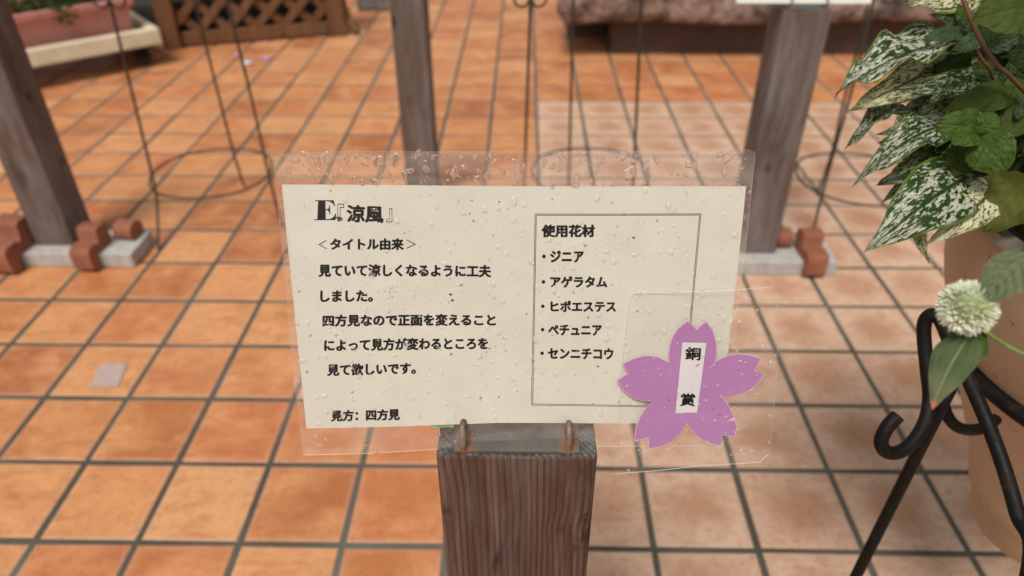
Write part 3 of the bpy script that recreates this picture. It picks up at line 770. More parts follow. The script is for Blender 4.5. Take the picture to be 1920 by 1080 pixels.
# white notice on the right post (only its lower edge reaches the picture)
rp = thing('laminated_notice', (1.224, .752, .563), 'white laminated notice on the right post, cut off by the top edge', 'notice', Matrix.Rotation(math.radians(75), 3, 'X') @ Matrix.Rotation(0, 3, 'Y'))
def rect(a, b, c, d): return [(a, b), (c, b), (c, d), (a, d)]
sheet(rounded(rect(-.15, .002, .13, .176), .004), -.0003, .0003, FILM, 'laminate', rp, dens=.03, bendf=lambda z, u, v: z, edge=EDGE)
sheet(rect(-.128, .010, .118, .158), 0, .00008, m_paper('white_paper', (.72, .72, .68)), 'paper', rp, dens=.03, bendf=lambda z, u, v: z)

# ------------------------------------------------------------------ wire flower stands
def wire_stand(name, c, r, h, legs, label, curls):
    t = thing(name, (c[0], c[1], 0), label, 'wire stand', group='tall wire flower stands')
    MB().tube([(c[0]+r*math.cos(a), c[1]+r*math.sin(a), h+.002*math.sin(3*a)) for a in [2*math.pi*i/40 for i in range(40)]], .0028, 8, closed=True).build('lower_ring', WIRE, t, smooth=60)
    MB().tube([(c[0]+r*.98*math.cos(a), c[1]+r*.98*math.sin(a), .66) for a in [2*math.pi*i/40 for i in range(40)]], .0030, 8, closed=True).build('upper_ring', WIRE, t, smooth=60)
    for L in legs: MB().tube(L, .0034, 8, smooth=4).build('leg', WIRE, t, smooth=60)
    for L in curls: MB().tube(L, .0028, 8, smooth=5).build('scroll', WIRE, t, smooth=60)
def curl(p, sx, R=.018):
    p = Vector(p); return [p+Vector((sx*R*(1-math.cos(a)) , 0, -R*math.sin(a)*1.4+.02)) for a in [math.pi*k/6 for k in range(8)]]
c = (-.052, .955); h = .12; r = .14
L1 = [atz(297, 468, 0), atz(295, 400, .06), atz(289, 345, .122)]; L1 += [aty(247, 172, .955), aty(205, 0, .965), aty(205, 0, .965)+Vector((.005, .0, .14))]
L2 = [atz(458, 350, 0), atz(437, 283, .12), aty(400, 140, 1.10), aty(365, 0, 1.09), aty(365, 0, 1.09)+Vector((.012, -.01, .15))]
L3 = [atz(530, 425, .0), atz(508, 345, .12), aty(468, 170, .955), aty(425, 0, .96), aty(425, 0, .96)+Vector((0, .0, .14))]
p0 = aty(207, 10, .96)
wire_stand('wire_stand', (-.06, .975), .143, h, [L1, L2, L3], 'thin brown wire stand left of the notice, beside the white plank tip', [curl(p0, 1), curl(p0, -1)])
c = (.872, .99)
def mleg(x0, x1, Y, yb=283):
    a = aty(x0, 0, Y); b = aty(x1, yb, Y); d = (b-a).normalized(); g = b+d*((0-b.z)/d.z); top = a-d*((.66-a.z)/abs(d.z))
    return [g, b, a, top]
M1, M2, M3 = mleg(995, 985, .95), mleg(1075, 1068, 1.13), mleg(1203, 1190, .95)
p0 = aty(994, 8, .955)
wire_stand('wire_stand', c, .143, h, [M1, M2, M3], 'thin brown wire stand rising behind the notice in front of the stone trough', [curl(p0, 1), curl(p0, -1)])
RA = [atz(1523, 440, 0), aty(1541, 367, .90), aty(1564, 284, .905), aty(1600, 158, .92), aty(1635, 13, .95)]; RA.append(RA[-1]+(RA[-1]-RA[-2])*.9)
RB = [atz(1532, 366, 0), aty(1560, 284, 1.105), aty(1582, 190, 1.10), aty(1608, 90, 1.09), aty(1630, 0, 1.08)]; RB.append(RB[-1]+Vector((.01, -.01, .14)))
c = (1.522, .965)
RC = [(1.68, .88, 0), (1.655, .91, .12), (1.64, .92, .4), (1.63, .93, .66)]
p0 = aty(1650, 0, .95)
wire_stand('wire_stand', c, .148, h, [RA, RB, RC], 'thin brown wire stand between the right post and the spotted leaves', [curl(p0, 1), curl(p0+Vector((.06, 0, 0)), -1)])

# ------------------------------------------------------------------ iron pot stand, pot, soil
AX = Vector((1.235, -.172, 0))
stand = thing('iron_pot_stand', AX, 'black wrought iron plant stand with scrolls holding the beige pot', 'plant stand')
MB().tube([(AX.x+.153*math.cos(a), AX.y+.153*math.sin(a), .502) for a in [2*math.pi*i/72 for i in range(72)]], .0072, 14, closed=True).build('ring', IRON, stand, smooth=60)
def pl(L): return [atd(x, y, d) for x, y, d in L]
hair = pl([(1683, 780, .520), (1664, 800, .520), (1652, 826, .523), (1660, 846, .527), (1684, 848, .53), (1712, 828, .533), (1735, 790, .537), (1743, 745, .54), (1738, 690, .54), (1733, 640, .54), (1733, 608, .538), (1742, 592, .534), (1758, 594, .530), (1772, 618, .526), (1790, 655, .522), (1815, 710, .517), (1848, 785, .508), (1880, 870, .497), (1908, 965, .485), (1932, 1060, .476)])
e1 = hair[-1]; d1 = (hair[-1]-hair[-2]).normalized()
hair += [e1+Vector((.010, -.028, -.14)), e1+Vector((.018, -.05, -.30)), Vector((e1.x+.028, e1.y-.075, .004))]
MB().tube(hair, .0050, 14, smooth=6).build('leg', IRON, stand, smooth=60)
J = atd(1768, 755, .54); K = aty(1605, 1080, J.y-.005); d_ = (K-J).normalized()
MB().tube([atd(1800, 690, .55), atd(1786, 718, .545), J, J.lerp(K, .5), K, K+d_*((.004-K.z)/d_.z)], .0047, 14, smooth=5).build('leg', IRON, stand, smooth=60)
MB().tube(pl([(1775, 700, .56), (1768, 735, .558), (1772, 770, .558), (1790, 797, .56), (1815, 806, .565), (1845, 802, .57), (1868, 785, .575)]), .0045, 12, smooth=6).build('scroll', IRON, stand, smooth=60)
for a in (.75,):
    p = AX+Vector((.153*math.cos(a), .153*math.sin(a), .502)); q = AX+Vector((.25*math.cos(a), .25*math.sin(a), .004))
    MB().tube([p+Vector((0, 0, .05)), p, p.lerp(q, .5)+Vector((0, 0, .02)), q], .0053, 12, smooth=6).build('leg', IRON, stand, smooth=60)
pot = thing('flower_pot', (AX.x, AX.y, .28), 'large beige round plastic flower pot hanging in the black iron stand', 'flower pot')
MB().lathe([(0, .286), (.062, .284), (.066, .288), (.069, .318), (.079, .33), (.084, .345), (.0895, .367), (.112, .415), (.130, .46), (.1455, .492), (.1575, .521), (.166, .545), (.172, .564), (.1775, .59), (.180, .612), (.1815, .626)], AX, 96).build('pot_body', POTM, pot, smooth=50)
MB().lathe([(.1812, .624), (.1845, .626), (.186, .632), (.1845, .637), (.176, .638), (.1725, .634), (.171, .60), (.165, .58)], AX, 96).build('pot_rim', RIMM, pot, smooth=50)
sv = [(AX.x, AX.y, .604)]; sf = []
NR, NA = 14, 48
for i in range(1, NR+1):
    for k in range(NA):
        a = 2*math.pi*k/NA; rr = .1705*i/NR; x, y = AX.x+rr*math.cos(a), AX.y+rr*math.sin(a)
        sv.append((x, y, .602+.008*noise.noise(Vector((x*60, y*60, 0)))+.006*noise.noise(Vector((x*150, y*150, 0)))))
for k in range(NA): sf.append((0, 1+k, 1+(k+1) % NA))
for i in range(NR-1):
    for k in range(NA): sf.append((1+i*NA+k, 1+(i+1)*NA+k, 1+(i+1)*NA+(k+1) % NA, 1+i*NA+(k+1) % NA))
mesh_obj('soil', sv, sf, SOIL, pot, smooth=True)

# ------------------------------------------------------------------ leaves
def leaf(parent, B, T, wpx, mat, shape='lance', d=(.56, .55), roll=0.0, fold=.25, droop=.15, wave=.045, side=None, name='leaf', nu=16, nv=8, seed=None, twist=0.0):
    rg = random.Random(hash((B, T)) & 0xffff if seed is None else seed)
    b = atd(*B, d[0]); t = atd(*T, d[1]); a = t-b; L = a.length; a.normalize()
    view = (CAM-(b+t)/2).normalized()
    n = (view-a*view.dot(a)).normalized()
    n = Matrix.Rotation(roll, 3, a) @ n
    s = a.cross(n)
    wm = wpx*(d[0]+d[1])/2/F/2/max(.35, abs(math.cos(roll)))
    ph = rg.random()*20; bend_s = rg.uniform(-.05, .05)
    V = []; UV = []
    for i in range(nu+1):
        u = i/nu
        if shape == 'lance':
            wd = (math.sin(math.pi*min(1, u**.72)))**.85 * (1-.35*u)*1.22
            wd *= 1 if u < .999 else 0
        elif shape == 'ovate':
            wd = (math.sin(math.pi*min(1, u**.8)))**.62*1.0
            wd *= 1+.035*math.sin(u*46)
        else:
            wd = (math.sin(math.pi*u))**.5
            wd *= 1+.04*math.sin(u*40)
        tw = twist*u
        s2 = (s*math.cos(tw)+n*math.sin(tw)); n2 = (n*math.cos(tw)-s*math.sin(tw))
        for j in range(nv+1):
            v = -1+2*j/nv
            wob = wave*L*math.sin(u*19+ph+(2.1 if v > 0 else 0))*abs(v)**1.5
            cr = .012*L*noise.noise(Vector((u*7+ph, v*3, 0)))
            # quilted between the side veins
            ql = (.010 if shape == 'lance' else .004)*L*abs(math.sin(math.pi*7*(u-.2*abs(v))))*(1-abs(v))*2*min(1, 4*abs(v))
            off = fold*abs(v)*wm*wd - droop*L*(4*u*u-u*1.0) + droop*L*u*3 - wd*wm*.18*v*v + wob + cr + ql
            p = b+a*(L*u)+s2*(wm*wd*v+bend_s*L*math.sin(math.pi*u))+n2*(off-droop*L*0)
            V.append(p); UV.append((u, v))
    Fc = []
    for i in range(nu):
        for j in range(nv):
            k = i*(nv+1)+j; Fc.append((k, k+1, k+nv+2, k+nv+1))
    return mesh_obj(name, V, Fc, mat, parent, smooth=True, uvs=UV)
hyp = thing('polka_dot_plant', (1.12, -.20, .60), 'white spotted dark green foliage plant spilling over the left rim of the beige pot', 'foliage plant')
herb = thing('green_foliage_plant', (1.20, -.24, .60), 'plain green round leaved plant with reddish stems above the beige pot', 'foliage plant')
# droop here keeps tip on target: off(u=1) = -droop*3L + droop*3L = 0
H = [
 ((1790, 78), (1567, 178), 74, SPOT, 'lance', (.55, .52), dict(roll=.75, fold=.6, wave=.05, droop=.05)),
 ((1795, 105), (1590, 207), 74, SPOTY, 'lance', (.56, .535), dict(roll=-.05, fold=.2, wave=.03, droop=.04)),
 ((1840, -22), (1697, 6), 84, SPOTY, 'lance', (.54, .52), dict(roll=.2, droop=.03)),
 ((1835, 150), (1670, 171), 50, SPOT, 'lance', (.555, .53), dict(roll=.2, fold=.3)),
 ((1735, 175), (1652, 203), 16, SPOTY, 'lance', (.57, .565), dict(roll=.5)),
 ((1715, 205), (1582, 283), 26, SPOT, 'lance', (.57, .555), dict(roll=.9, fold=.9, wave=.05, twist=.5)),
 ((1800, 240), (1598, 351), 68, SPOT, 'lance', (.56, .525), dict(roll=.35, fold=.5)),
 ((1830, 235), (1643, 347), 88, SPOT, 'lance', (.57, .545), dict(roll=-.25, fold=.3)),
 ((1822, 330), (1622, 473), 124, SPOTW, 'lance', (.535, .505), dict(roll=.0, fold=.12, wave=.025)),
 ((1868, 348), (1739, 459), 78, SPOTC, 'lance', (.53, .515), dict(roll=-.15, fold=.15)),
 ((1716, 388), (1742, 494), 24, SPOTY, 'lance', (.525, .52), dict(roll=.2, fold=.4)),
 ((1745, 188), (1708, 268), 36, SPOTW, 'lance', (.575, .575), dict(roll=.6, fold=.6)),
 ((1800, 178), (1698, 245), 46, SPOTY, 'lance', (.56, .55), dict(roll=.3)),
 ((1850, 130), (1712, 168), 70, SPOT, 'lance', (.58, .57), dict(roll=-.3)),
 ((1790, 290), (1655, 378), 74, SPOT, 'lance', (.575, .56), dict(roll=.2)),
 ((1850, 300), (1700, 350), 74, SPOTW, 'lance', (.59, .58), dict(roll=-.4)),
 ((1860, 200), (1730, 230), 64, SPOT, 'lance', (.60, .59), dict(roll=.1)),
 ((1835, 270), (1720, 270), 60, SPOT, 'lance', (.60, .60), dict(roll=.3)),
 ((1890, 130), (1780, 175), 70, SPOT, 'lance', (.60, .59), dict(roll=.3)),
 ((1880, 350), (1760, 350), 60, SPOT, 'lance', (.60, .60), dict(roll=.2)),
 ((1900, 60), (1770, 20), 64, SPOT, 'lance', (.60, .60), dict(roll=.2)),
 ((1860, 390), (1780, 375), 50, SPOTW, 'lance', (.58, .57), dict(roll=.2)),
]
for B, T, wp_, m, sh, d, kw in H: leaf(hyp, B, T, wp_, m, sh, d, **kw)
rg = random.Random(77)
for k in range(16):   # small leaves filling the left edge of the plant
    x = rg.uniform(1735, 1800); y = 120+k*15+rg.uniform(-10, 10); L = rg.uniform(70, 115); ang = rg.uniform(2.35, 3.05); dd = rg.uniform(.562, .585)
    leaf(hyp, (x, y), (x+math.cos(ang)*L, y+math.sin(ang)*L), rg.uniform(30, 46), rg.choice([SPOT, SPOT, SPOTW, SPOTY]), 'lance', (dd, dd-.02), roll=rg.uniform(-.5, .8), fold=rg.uniform(.1, .6), droop=rg.uniform(.05, .2), wave=.04, nu=14, nv=6, seed=300+k, twist=rg.uniform(-.4, .6))
for k in range(26):   # inner leaves over the pot and beyond the frame
    a = rg.uniform(-math.pi, math.pi); rr = rg.uniform(.02, .15)
    x, y = rg.uniform(1740, 2150), rg.uniform(-40, 380)
    if x > 1935 or (x < 1800 and (y > 330 or y < 60)): continue
    ang = rg.uniform(2.2, 4.2); L = rg.uniform(90, 150); dd = rg.uniform(.60, .68)
    leaf(hyp, (x, y), (x+math.cos(ang)*L, y+abs(math.sin(ang))*L*.8), rg.uniform(50, 75), SPOT, 'lance', (dd, dd-.01), roll=rg.uniform(-.5, .5), nu=12, nv=6, seed=k)
for pts_ in ([(1900, 430, .66), (1830, 330, .58), (1755, 352, .545)], [(1930, 420, .68), (1850, 200, .60), (1790, 90, .56)], [(1900, 420, .66), (1810, 260, .59), (1720, 215, .57)], [(1880, 420, .65), (1800, 300, .58), (1745, 265, .56)], [(1960, 420, .68), (1870, 120, .62), (1800, 20, .56)]):
    MB().tube(pl(pts_), .0017, 8, smooth=6).build('stem', STEMG, hyp, smooth=60)
Gs = [
 ((1842, 238), (1753, 232), 66, GREEN, 'ovate', (.505, .50), dict(fold=.15)),
 ((1838, 252), (1783, 268), 40, GREEN, 'ovate', (.495, .49), dict(fold=.2)),
 ((1832, 248), (1868, 212), 44, GREEN, 'ovate', (.50, .495), dict(fold=.2)),
 ((1834, 258), (1888, 322), 84, GREEN, 'ovate', (.50, .49), dict(fold=.12, roll=.1)),
 ((1828, 250), (1842, 232), 20, GREEN, 'ovate', (.492, .488), dict(fold=.4)),
 ((1836, 240), (1822, 226), 18, GREEN, 'ovate', (.492, .488), dict(fold=.4)),
 ((1832, 262), (1770, 330), 66, OLIVE, 'ovate', (.53, .52), dict(roll=-.2)),
 ((1935, 335), (1845, 432), 112, YELLO, 'ovate', (.525, .515), dict(fold=.1)),
 ((1950, 20), (1822, 40), 92, OLIVE, 'ovate', (.46, .455), dict(roll=.3)),
 ((1802, 62), (1732, 76), 32, BLUEG, 'ovate', (.53, .52), dict(roll=.4)),
 ((1812, 66), (1764, 90), 34, GREEN, 'ovate', (.54, .53), dict(roll=-.4)),
 ((1842, 70), (1784, 96), 34, BLUEG, 'ovate', (.525, .515), dict(roll=.1, fold=.3)),
 ((1800, 60), (1826, 34), 26, BLUEG, 'ovate', (.53, .525), dict(roll=.3)),
 ((1798, 58), (1776, 16), 24, BLUEG, 'ovate', (.535, .53), dict(roll=.3)),
 ((1805, 52), (1796, 8), 22, GREEN, 'ovate', (.53, .525), dict(roll=.3)),
 ((1822, 128), (1748, 124), 54, DARKG, 'ovate', (.55, .54), dict()),
 ((1818, 126), (1868, 132), 34, OLIVE, 'ovate', (.55, .545), dict()),
 ((1852, 94), (1914, 66), 30, BLUEG, 'ovate', (.55, .545), dict(roll=.3)),
 ((1858, 96), (1925, 92), 30, DARKG, 'ovate', (.555, .55), dict()),
 ((1905, 168), (1772, 206), 56, OLIVE, 'ovate', (.53, .52), dict(roll=.3, fold=.05)),
 ((1930, 150), (1868, 265), 92, OLIVE, 'ovate', (.535, .53), dict(roll=-.2)),
 ((1890, 115), (1935, 155), 60, DARKG, 'ovate', (.54, .54), dict()),
 ((1920, 215), (1880, 290), 70, DARKG, 'ovate', (.55, .545), dict()),
 ((1905, 200), (1930, 205), 40, BLUEG, 'ovate', (.52, .515), dict()),
 ((1900, 300), (1950, 345), 60, DARKG, 'ovate', (.56, .55), dict()),
 ((1885, 15), (1850, -20), 60, OLIVE, 'ovate', (.50, .495), dict()),
 ((1930, -10), (1840, -12), 70, OLIVE, 'ovate', (.52, .515), dict()),
 ((1940, 435), (1900, 425), 26, OLIVE, 'ovate', (.55, .545), dict()),
]
for B, T, wp_, m, sh, d, kw in Gs: leaf(herb, B, T, wp_, m, sh, d, name='leaf', **kw)
for k in range(30):
    x, y = rg.uniform(1800, 1960), rg.uniform(-60, 330); ang = rg.uniform(0, 6.28); L = rg.uniform(60, 100); dd = rg.uniform(.56, .64)
    leaf(herb, (x, y), (x+math.cos(ang)*L, y+math.sin(ang)*L), rg.uniform(50, 75), rg.choice([DARKG, OLIVE, DARKG]), 'ovate', (dd, dd), roll=rg.uniform(-.5, .5), nu=12, nv=6, seed=k+100)
for pts_, r_, m_ in (([(1788, -60, .49), (1812, 15, .49), (1838, 75, .495), (1866, 118, .50), (1900, 150, .505), (1960, 230, .54), (1990, 380, .62)], .0016, STEMR),
                ([(1829, 92, .53), (1845, 118, .535), (1857, 134, .54), (1900, 240, .58), (1960, 400, .66)], .0012, STEMR),
                ([(1803, 58, .535), (1800, 75, .54), (1808, 100, .55), (1850, 200, .6), (1900, 400, .66)], .0014, STEMG),
                ([(1836, 252, .505), (1845, 275, .53), (1890, 350, .6), (1930, 420, .67)], .0018, STEMG),
                ([(1925, 340, .53), (1935, 300, .56), (1990, 420, .68)], .0018, STEMG)):
    MB().tube(pl(pts_), r_, 8, smooth=6).build('stem', m_, herb, smooth=60)

# the rest of the planting: stalks rooted all over the soil
def px(p):
    q = p-CAM; z = q.dot(fw); return 960+F*q.dot(RT)/z, 540-F*q.dot(UP)/z
def leaf3(parent, b, t, wd, mat, shape, seed):
    d0, d1 = (b-CAM).dot(fw), (t-CAM).dot(fw)
    leaf(parent, px(b), px(t), wd*F/((d0+d1)/2), mat, shape, (d0, d1), roll=random.uniform(-.7, .7), fold=.2, nu=10, nv=4, seed=seed)
rg = random.Random(909)
for k in range(46):
    a = rg.uniform(0, 2*math.pi); rr = .155*math.sqrt(rg.random())
    b = Vector((AX.x+rr*math.cos(a), AX.y+rr*math.sin(a), .602)); out = Vector((math.cos(a), math.sin(a), 0))*rr*rg.uniform(.3, .7)
    hgt = rg.uniform(.07, .19); t = b+out+Vector((rg.uniform(-.02, .02), rg.uniform(-.02, .02), hgt))
    if px(b)[0] < 1945 or px(t)[0] < 1990: continue
    sp = rg.random() < .35; par = hyp if sp else herb
    MB().tube([b, b.lerp(t, .5)-out*.15, t], .0014, 6, smooth=4).build('stem', STEMG, par, smooth=60)
    for q in range(7):
        u = .35+.65*q/6; p = b.lerp(t, u); an = q*2.4+k; L = rg.uniform(.035, .055) if not sp else rg.uniform(.055, .085)
        e = p+Vector((math.cos(an)*L, math.sin(an)*L, rg.uniform(-.2, .35)*L))
        if px(e)[0] < 1945 or (e-CAM).dot(fw) < .3: continue
        leaf3(par, p, e, L*(.8 if not sp else .45), SPOT if sp else rg.choice([GREEN, OLIVE, DARKG, GREEN]), 'lance' if sp else 'ovate', 1000+k*10+q)

# ------------------------------------------------------------------ globe amaranth in front of the pot
ama = thing('globe_amaranth', (1.10, -.27, .60), 'greenish white round globe amaranth flower hanging in front of the black stand', 'flower')
FC = atd(1814, 577, .318); FR = .0128
V = []; Fc = []; UV = []
rg = random.Random(4)
axis = Vector((-.25, -.2, .95)).normalized()
N = 1100
for k in range(N):
    z = 1-2*(k+.5)/N; ph = k*2.399963; rr = math.sqrt(1-z*z)
    dr = Vector((rr*math.cos(ph), rr*math.sin(ph), z)); dr = (dr+Vector((rg.uniform(-.12, .12), rg.uniform(-.12, .12), rg.uniform(-.12, .12)))).normalized()
    up = (axis-dr*axis.dot(dr)); up = up.normalized() if up.length > .01 else dr.orthogonal()
    sd_ = dr.cross(up)
    bp = FC+dr*FR*.45; L = FR*rg.uniform(.42, .60); wd = FR*.062
    tp = bp+(dr*.97+up*.18+Vector((rg.uniform(-.2,.2), rg.uniform(-.2,.2), rg.uniform(-.2,.2)))).normalized()*L; mp = bp.lerp(tp, .55)+dr*FR*.05
    n0 = len(V); V += [bp-sd_*wd*.6, bp+sd_*wd*.6, mp-sd_*wd, mp+sd_*wd, mp+dr*wd*.7, tp]
    UV += [(0, 0), (0, 0), (.5, 0), (.5, 0), (.6, 0), (1, 0)]
    Fc += [(n0, n0+1, n0+4), (n0, n0+4, n0+2), (n0+1, n0+3, n0+4), (n0+2, n0+4, n0+5), (n0+4, n0+3, n0+5), (n0, n0+2, n0+3, n0+1)]
AM = m_amaranth()
fh = mesh_obj('flower_head', V, Fc, AM, ama, uvs=UV, kind='stuff')
bmc = bmesh.new(); bmesh.ops.create_icosphere(bmc, subdivisions=3, radius=FR*.74)
mesh_obj('flower_core', [v.co+FC for v in bmc.verts], [[v.index for v in f.verts] for f in bmc.faces], AM, ama, smooth=True); bmc.free()
BR = m_bract_leaf()
leaf(ama, (1822, 622), (1747, 768), 70, BR, 'lance', (.322, .318), roll=.15, fold=.2, droop=.02, wave=.02)
leaf(ama, (1790, 612), (1852, 665), 56, GREEN, 'ovate', (.325, .325), roll=-.5, fold=.2, droop=.02, wave=.01)
leaf(ama, (1935, 478), (1845, 560), 78, m_leaf_green('greyish_young_leaf', (.09, .14, .05), (.19, .21, .14), (.3, .3, .2), .6), 'ovate', (.30, .31), roll=.4, fold=.2, droop=.02, wave=.01)
MB().tube(pl([(1835, 612, .322), (1870, 637, .325), (1915, 662, .33), (1990, 690, .36), (2060, 600, .47), (2080, 450, .60)]), .0011, 8, smooth=6).build('stem', STEMG, ama, smooth=60)

# ------------------------------------------------------------------ planter cart with pink planter, top left
A = atz(45, 131, .085); Bc = atz(306, 82, .085)
dx_ = (Bc-A); dx_.z = 0; dx_.normalize(); dy_ = Vector((-dx_.y, dx_.x, 0))
c2 = atz(268, 0, .145)-atz(306, 66, .145); 
CR = Matrix((dx_, dy_, Vector((0, 0, 1)))).transposed()
CM = CR.to_4x4(); CM.translation = (Bc.x, Bc.y, 0)
cart = thing('planter_cart', (Bc.x, Bc.y, 0), 'cream painted low timber planter cart on castors carrying the pink planter', 'planter cart')
Lc, Wc = .95, .46
MB().box((-Lc, 0, .085), (0, .035, .145), CM, .006).build('front_rail', CREAM, cart)
MB().box((-Lc, Wc-.035, .085), (0, Wc, .145), CM, .006).build('back_rail', CREAM, cart)
MB().box((-.035, .0352, .085), (0, Wc-.0352, .145), CM, .006).build('end_rail', CREAM, cart)
MB().box((-Lc, .0352, .085), (-Lc+.035, Wc-.0352, .145), CM, .006).build('end_rail', CREAM, cart)
MB().box((-Lc+.0355, .0355, .090), (-.0355, Wc-.0355, .100), CM).build('tray_floor', CREAM, cart)
for x, y in ((-.07, .07), (-Lc+.07, .07), (-.07, Wc-.07), (-Lc+.07, Wc-.07)):
    m = CM @ Matrix.Translation((x, y, .032)); n = MB()
    n.tube([m @ Vector((0, -.012, 0)), m @ Vector((0, .012, 0))], .032, 18); o = n.build('castor', RUBBER, cart, smooth=40)
    MB().box((-.02, -.018, .036), (.02, .018, .0845), CM @ Matrix.Translation((x, y, 0))).build('castor_fork', IRON, cart)
plm = CM @ Matrix.Translation((-.062, .060, .1005))
pth = thing('pink_planter', plm.translation, 'long dusty pink plastic planter trough standing in the cream cart', 'planter')
def trough(mb, L, W, H_, tap, th, m):
    def lay(z, e, ins=0): return [m @ Vector(q) for q in ((-L-e+ins, -e+ins, z), (e-ins, -e+ins, z), (e-ins, W+e-ins, z), (-L-e+ins, W+e-ins, z))]
    rings = [lay(0, -tap), lay(H_*.82, 0), lay(H_*.82, .012), lay(H_, .014), lay(H_, .014, .016), lay(H_*.8, .0, .008)]
    V = [v for r_ in rings for v in r_]; Fc = [(3, 2, 1, 0)]
    for k in range(5):
        for i in range(4):
            j = (i+1) % 4; Fc.append((k*4+i, k*4+j, k*4+4+j, k*4+4+i))
    mb.add(V, Fc); return mb
o = trough(MB(), .66, .20, .155, .02, .01, plm).build('planter_body', PINKPL, pth)
bv = o.modifiers.new('bevel', 'BEVEL'); bv.width = .006; bv.segments = 2
MB().box((-.655, .005, .118), (-.005, .195, .126), plm).build('soil', SOIL, pth)
bush = thing('leafy_bedding_plants', plm @ Vector((-.3, .1, .12)), 'mass of dark green leafy bedding plants growing in the pink planter', 'plants', kind='stuff')
fm = {GREEN: [[], [], []], DARKG: [[], [], []]}
rg = random.Random(15)
for k in range(2600):
    x = rg.uniform(-.66, .0); y = rg.uniform(-.01, .21); z = .125+rg.random()*.11*(1-abs(x+.33)/.55)
    if x > -.13: z = .125+rg.random()*.03
    if k % 40 == 0 and x > -.3: pass
    p = plm @ Vector((x, y, z)); s_ = rg.uniform(.010, .020)
    if k < 60: p = plm @ Vector((-.235+rg.gauss(0, .015), -.016+rg.gauss(0, .008), .165-rg.random()*.07))
    d = Vector((rg.uniform(-1, 1), rg.uniform(-1, 1), rg.uniform(-.2, 1))).normalized(); q = d.orthogonal().normalized(); q = Matrix.Rotation(rg.random()*6, 3, d) @ q; n_ = d.cross(q)
    V, Fc, UV = fm[GREEN if (k < 60 or rg.random() < .45) else DARKG]; n0 = len(V)
    V += [p, p+d*s_*.5+q*s_*.42, p+d*s_*1.1, p+d*s_*.5-q*s_*.42]; UV += [(0, 0), (.5, 1), (1, 0), (.5, -1)]; Fc.append((n0, n0+1, n0+2, n0+3))
mesh_obj('foliage', *fm[GREEN][:2], GREEN, bush, uvs=fm[GREEN][2], kind='stuff'); mesh_obj('foliage', *fm[DARKG][:2], DARKG, bush, uvs=fm[DARKG][2], kind='stuff')

# ------------------------------------------------------------------ brown lattice fence, top left-centre
P1 = atz(326, 90); P2 = atz(634, 66); fx = (P2-P1).normalized(); fy = Vector((-fx.y, fx.x, 0)); LF = (P2-P1).length
FM = Matrix((fx, fy, Vector((0, 0, 1)))).transposed().to_4x4(); FM.translation = P1
fence = thing('lattice_fence', P1, 'low brown diamond lattice fence panel behind the wire stand', 'fence')
for x in (0, LF): MB().box((x-.036, -.03, .001), (x+.036, .04, .55), FM, .005).build('fence_post', WOOD_L, fence)
MB().box((.0365, -.012, .008), (LF-.0365, .022, .062), FM, .004).build('bottom_rail', WOOD_L, fence)
MB().box((.0365, -.012, .50), (LF-.0365, .022, .54), FM, .004).build('top_rail', WOOD_L, fence)
z0, z1 = .064, .498; step = .115
for s_, yy in ((1, -.006), (-1, .004)):
    k = -6
    while k*step < LF+.6:
        x0 = k*step; 
        # line x = x0 + s*(z-z0); clip to the panel
        za, zb = z0, z1
        xa, xb = (x0, x0+(z1-z0)) if s_ > 0 else (x0, x0-(z1-z0))
        lo, hi = .037, LF-.037
        def zx(x): return z0+(x-x0)*s_
        pts_ = []
        for (x, z) in ((xa, z0), (xb, z1)): pts_.append([x, z])
        ok = True
        for q in pts_:
            if q[0] < lo: q[1] = zx(lo); q[0] = lo
            if q[0] > hi: q[1] = zx(hi); q[0] = hi
        if all(z0-1e-6 <= q[1] <= z1+1e-6 for q in pts_) and abs(pts_[0][1]-pts_[1][1]) > .02:
            a, b = [FM @ Vector((q[0], yy, q[1])) for q in pts_]
            dd = (b-a).normalized(); nn = FM.to_3x3() @ Vector((0, 1, 0)); ww = dd.cross(nn)*.016; tt_ = nn*.0045
            V = [p+sx*ww+sy*tt_ for p in (a, b) for sx, sy in ((-1, -1), (1, -1), (1, 1), (-1, 1))]
            MB().add(V, [(0, 1, 2, 3), (7, 6, 5, 4), (0, 4, 5, 1), (1, 5, 6, 2), (2, 6, 7, 3), (3, 7, 4, 0)]).build('slat', WOOD_L, fence)
        k += 1
backdrop = MB().box((-.25, .075, .001), (LF+.02, .7, .16), FM, .02).build('soil_backdrop', m_plain('backdrop_dark_soil', (.022, .017, .014), .95, .5, 60, 1.0)); props(backdrop, kind='structure', label='added dark soil backdrop behind the lattice fence')  # soil block added as a dark backdrop so the lattice openings look dark
# curved timber foot beside it
fo = atz(668, 66); ft = thing('curved_timber_foot', fo, 'curved brown timber strut leaning at the right end of the lattice fence', 'timber strut')
MB().tube([fo+Vector((.01, 0, .012)), fo+Vector((-.03, .02, .06)), fo+Vector((-.055, .04, .16)), fo+Vector((-.045, .08, .3)), fo+Vector((-.03, .12, .5))], .017, 10, smooth=6).build('strut', WOOD_L, ft, smooth=60)
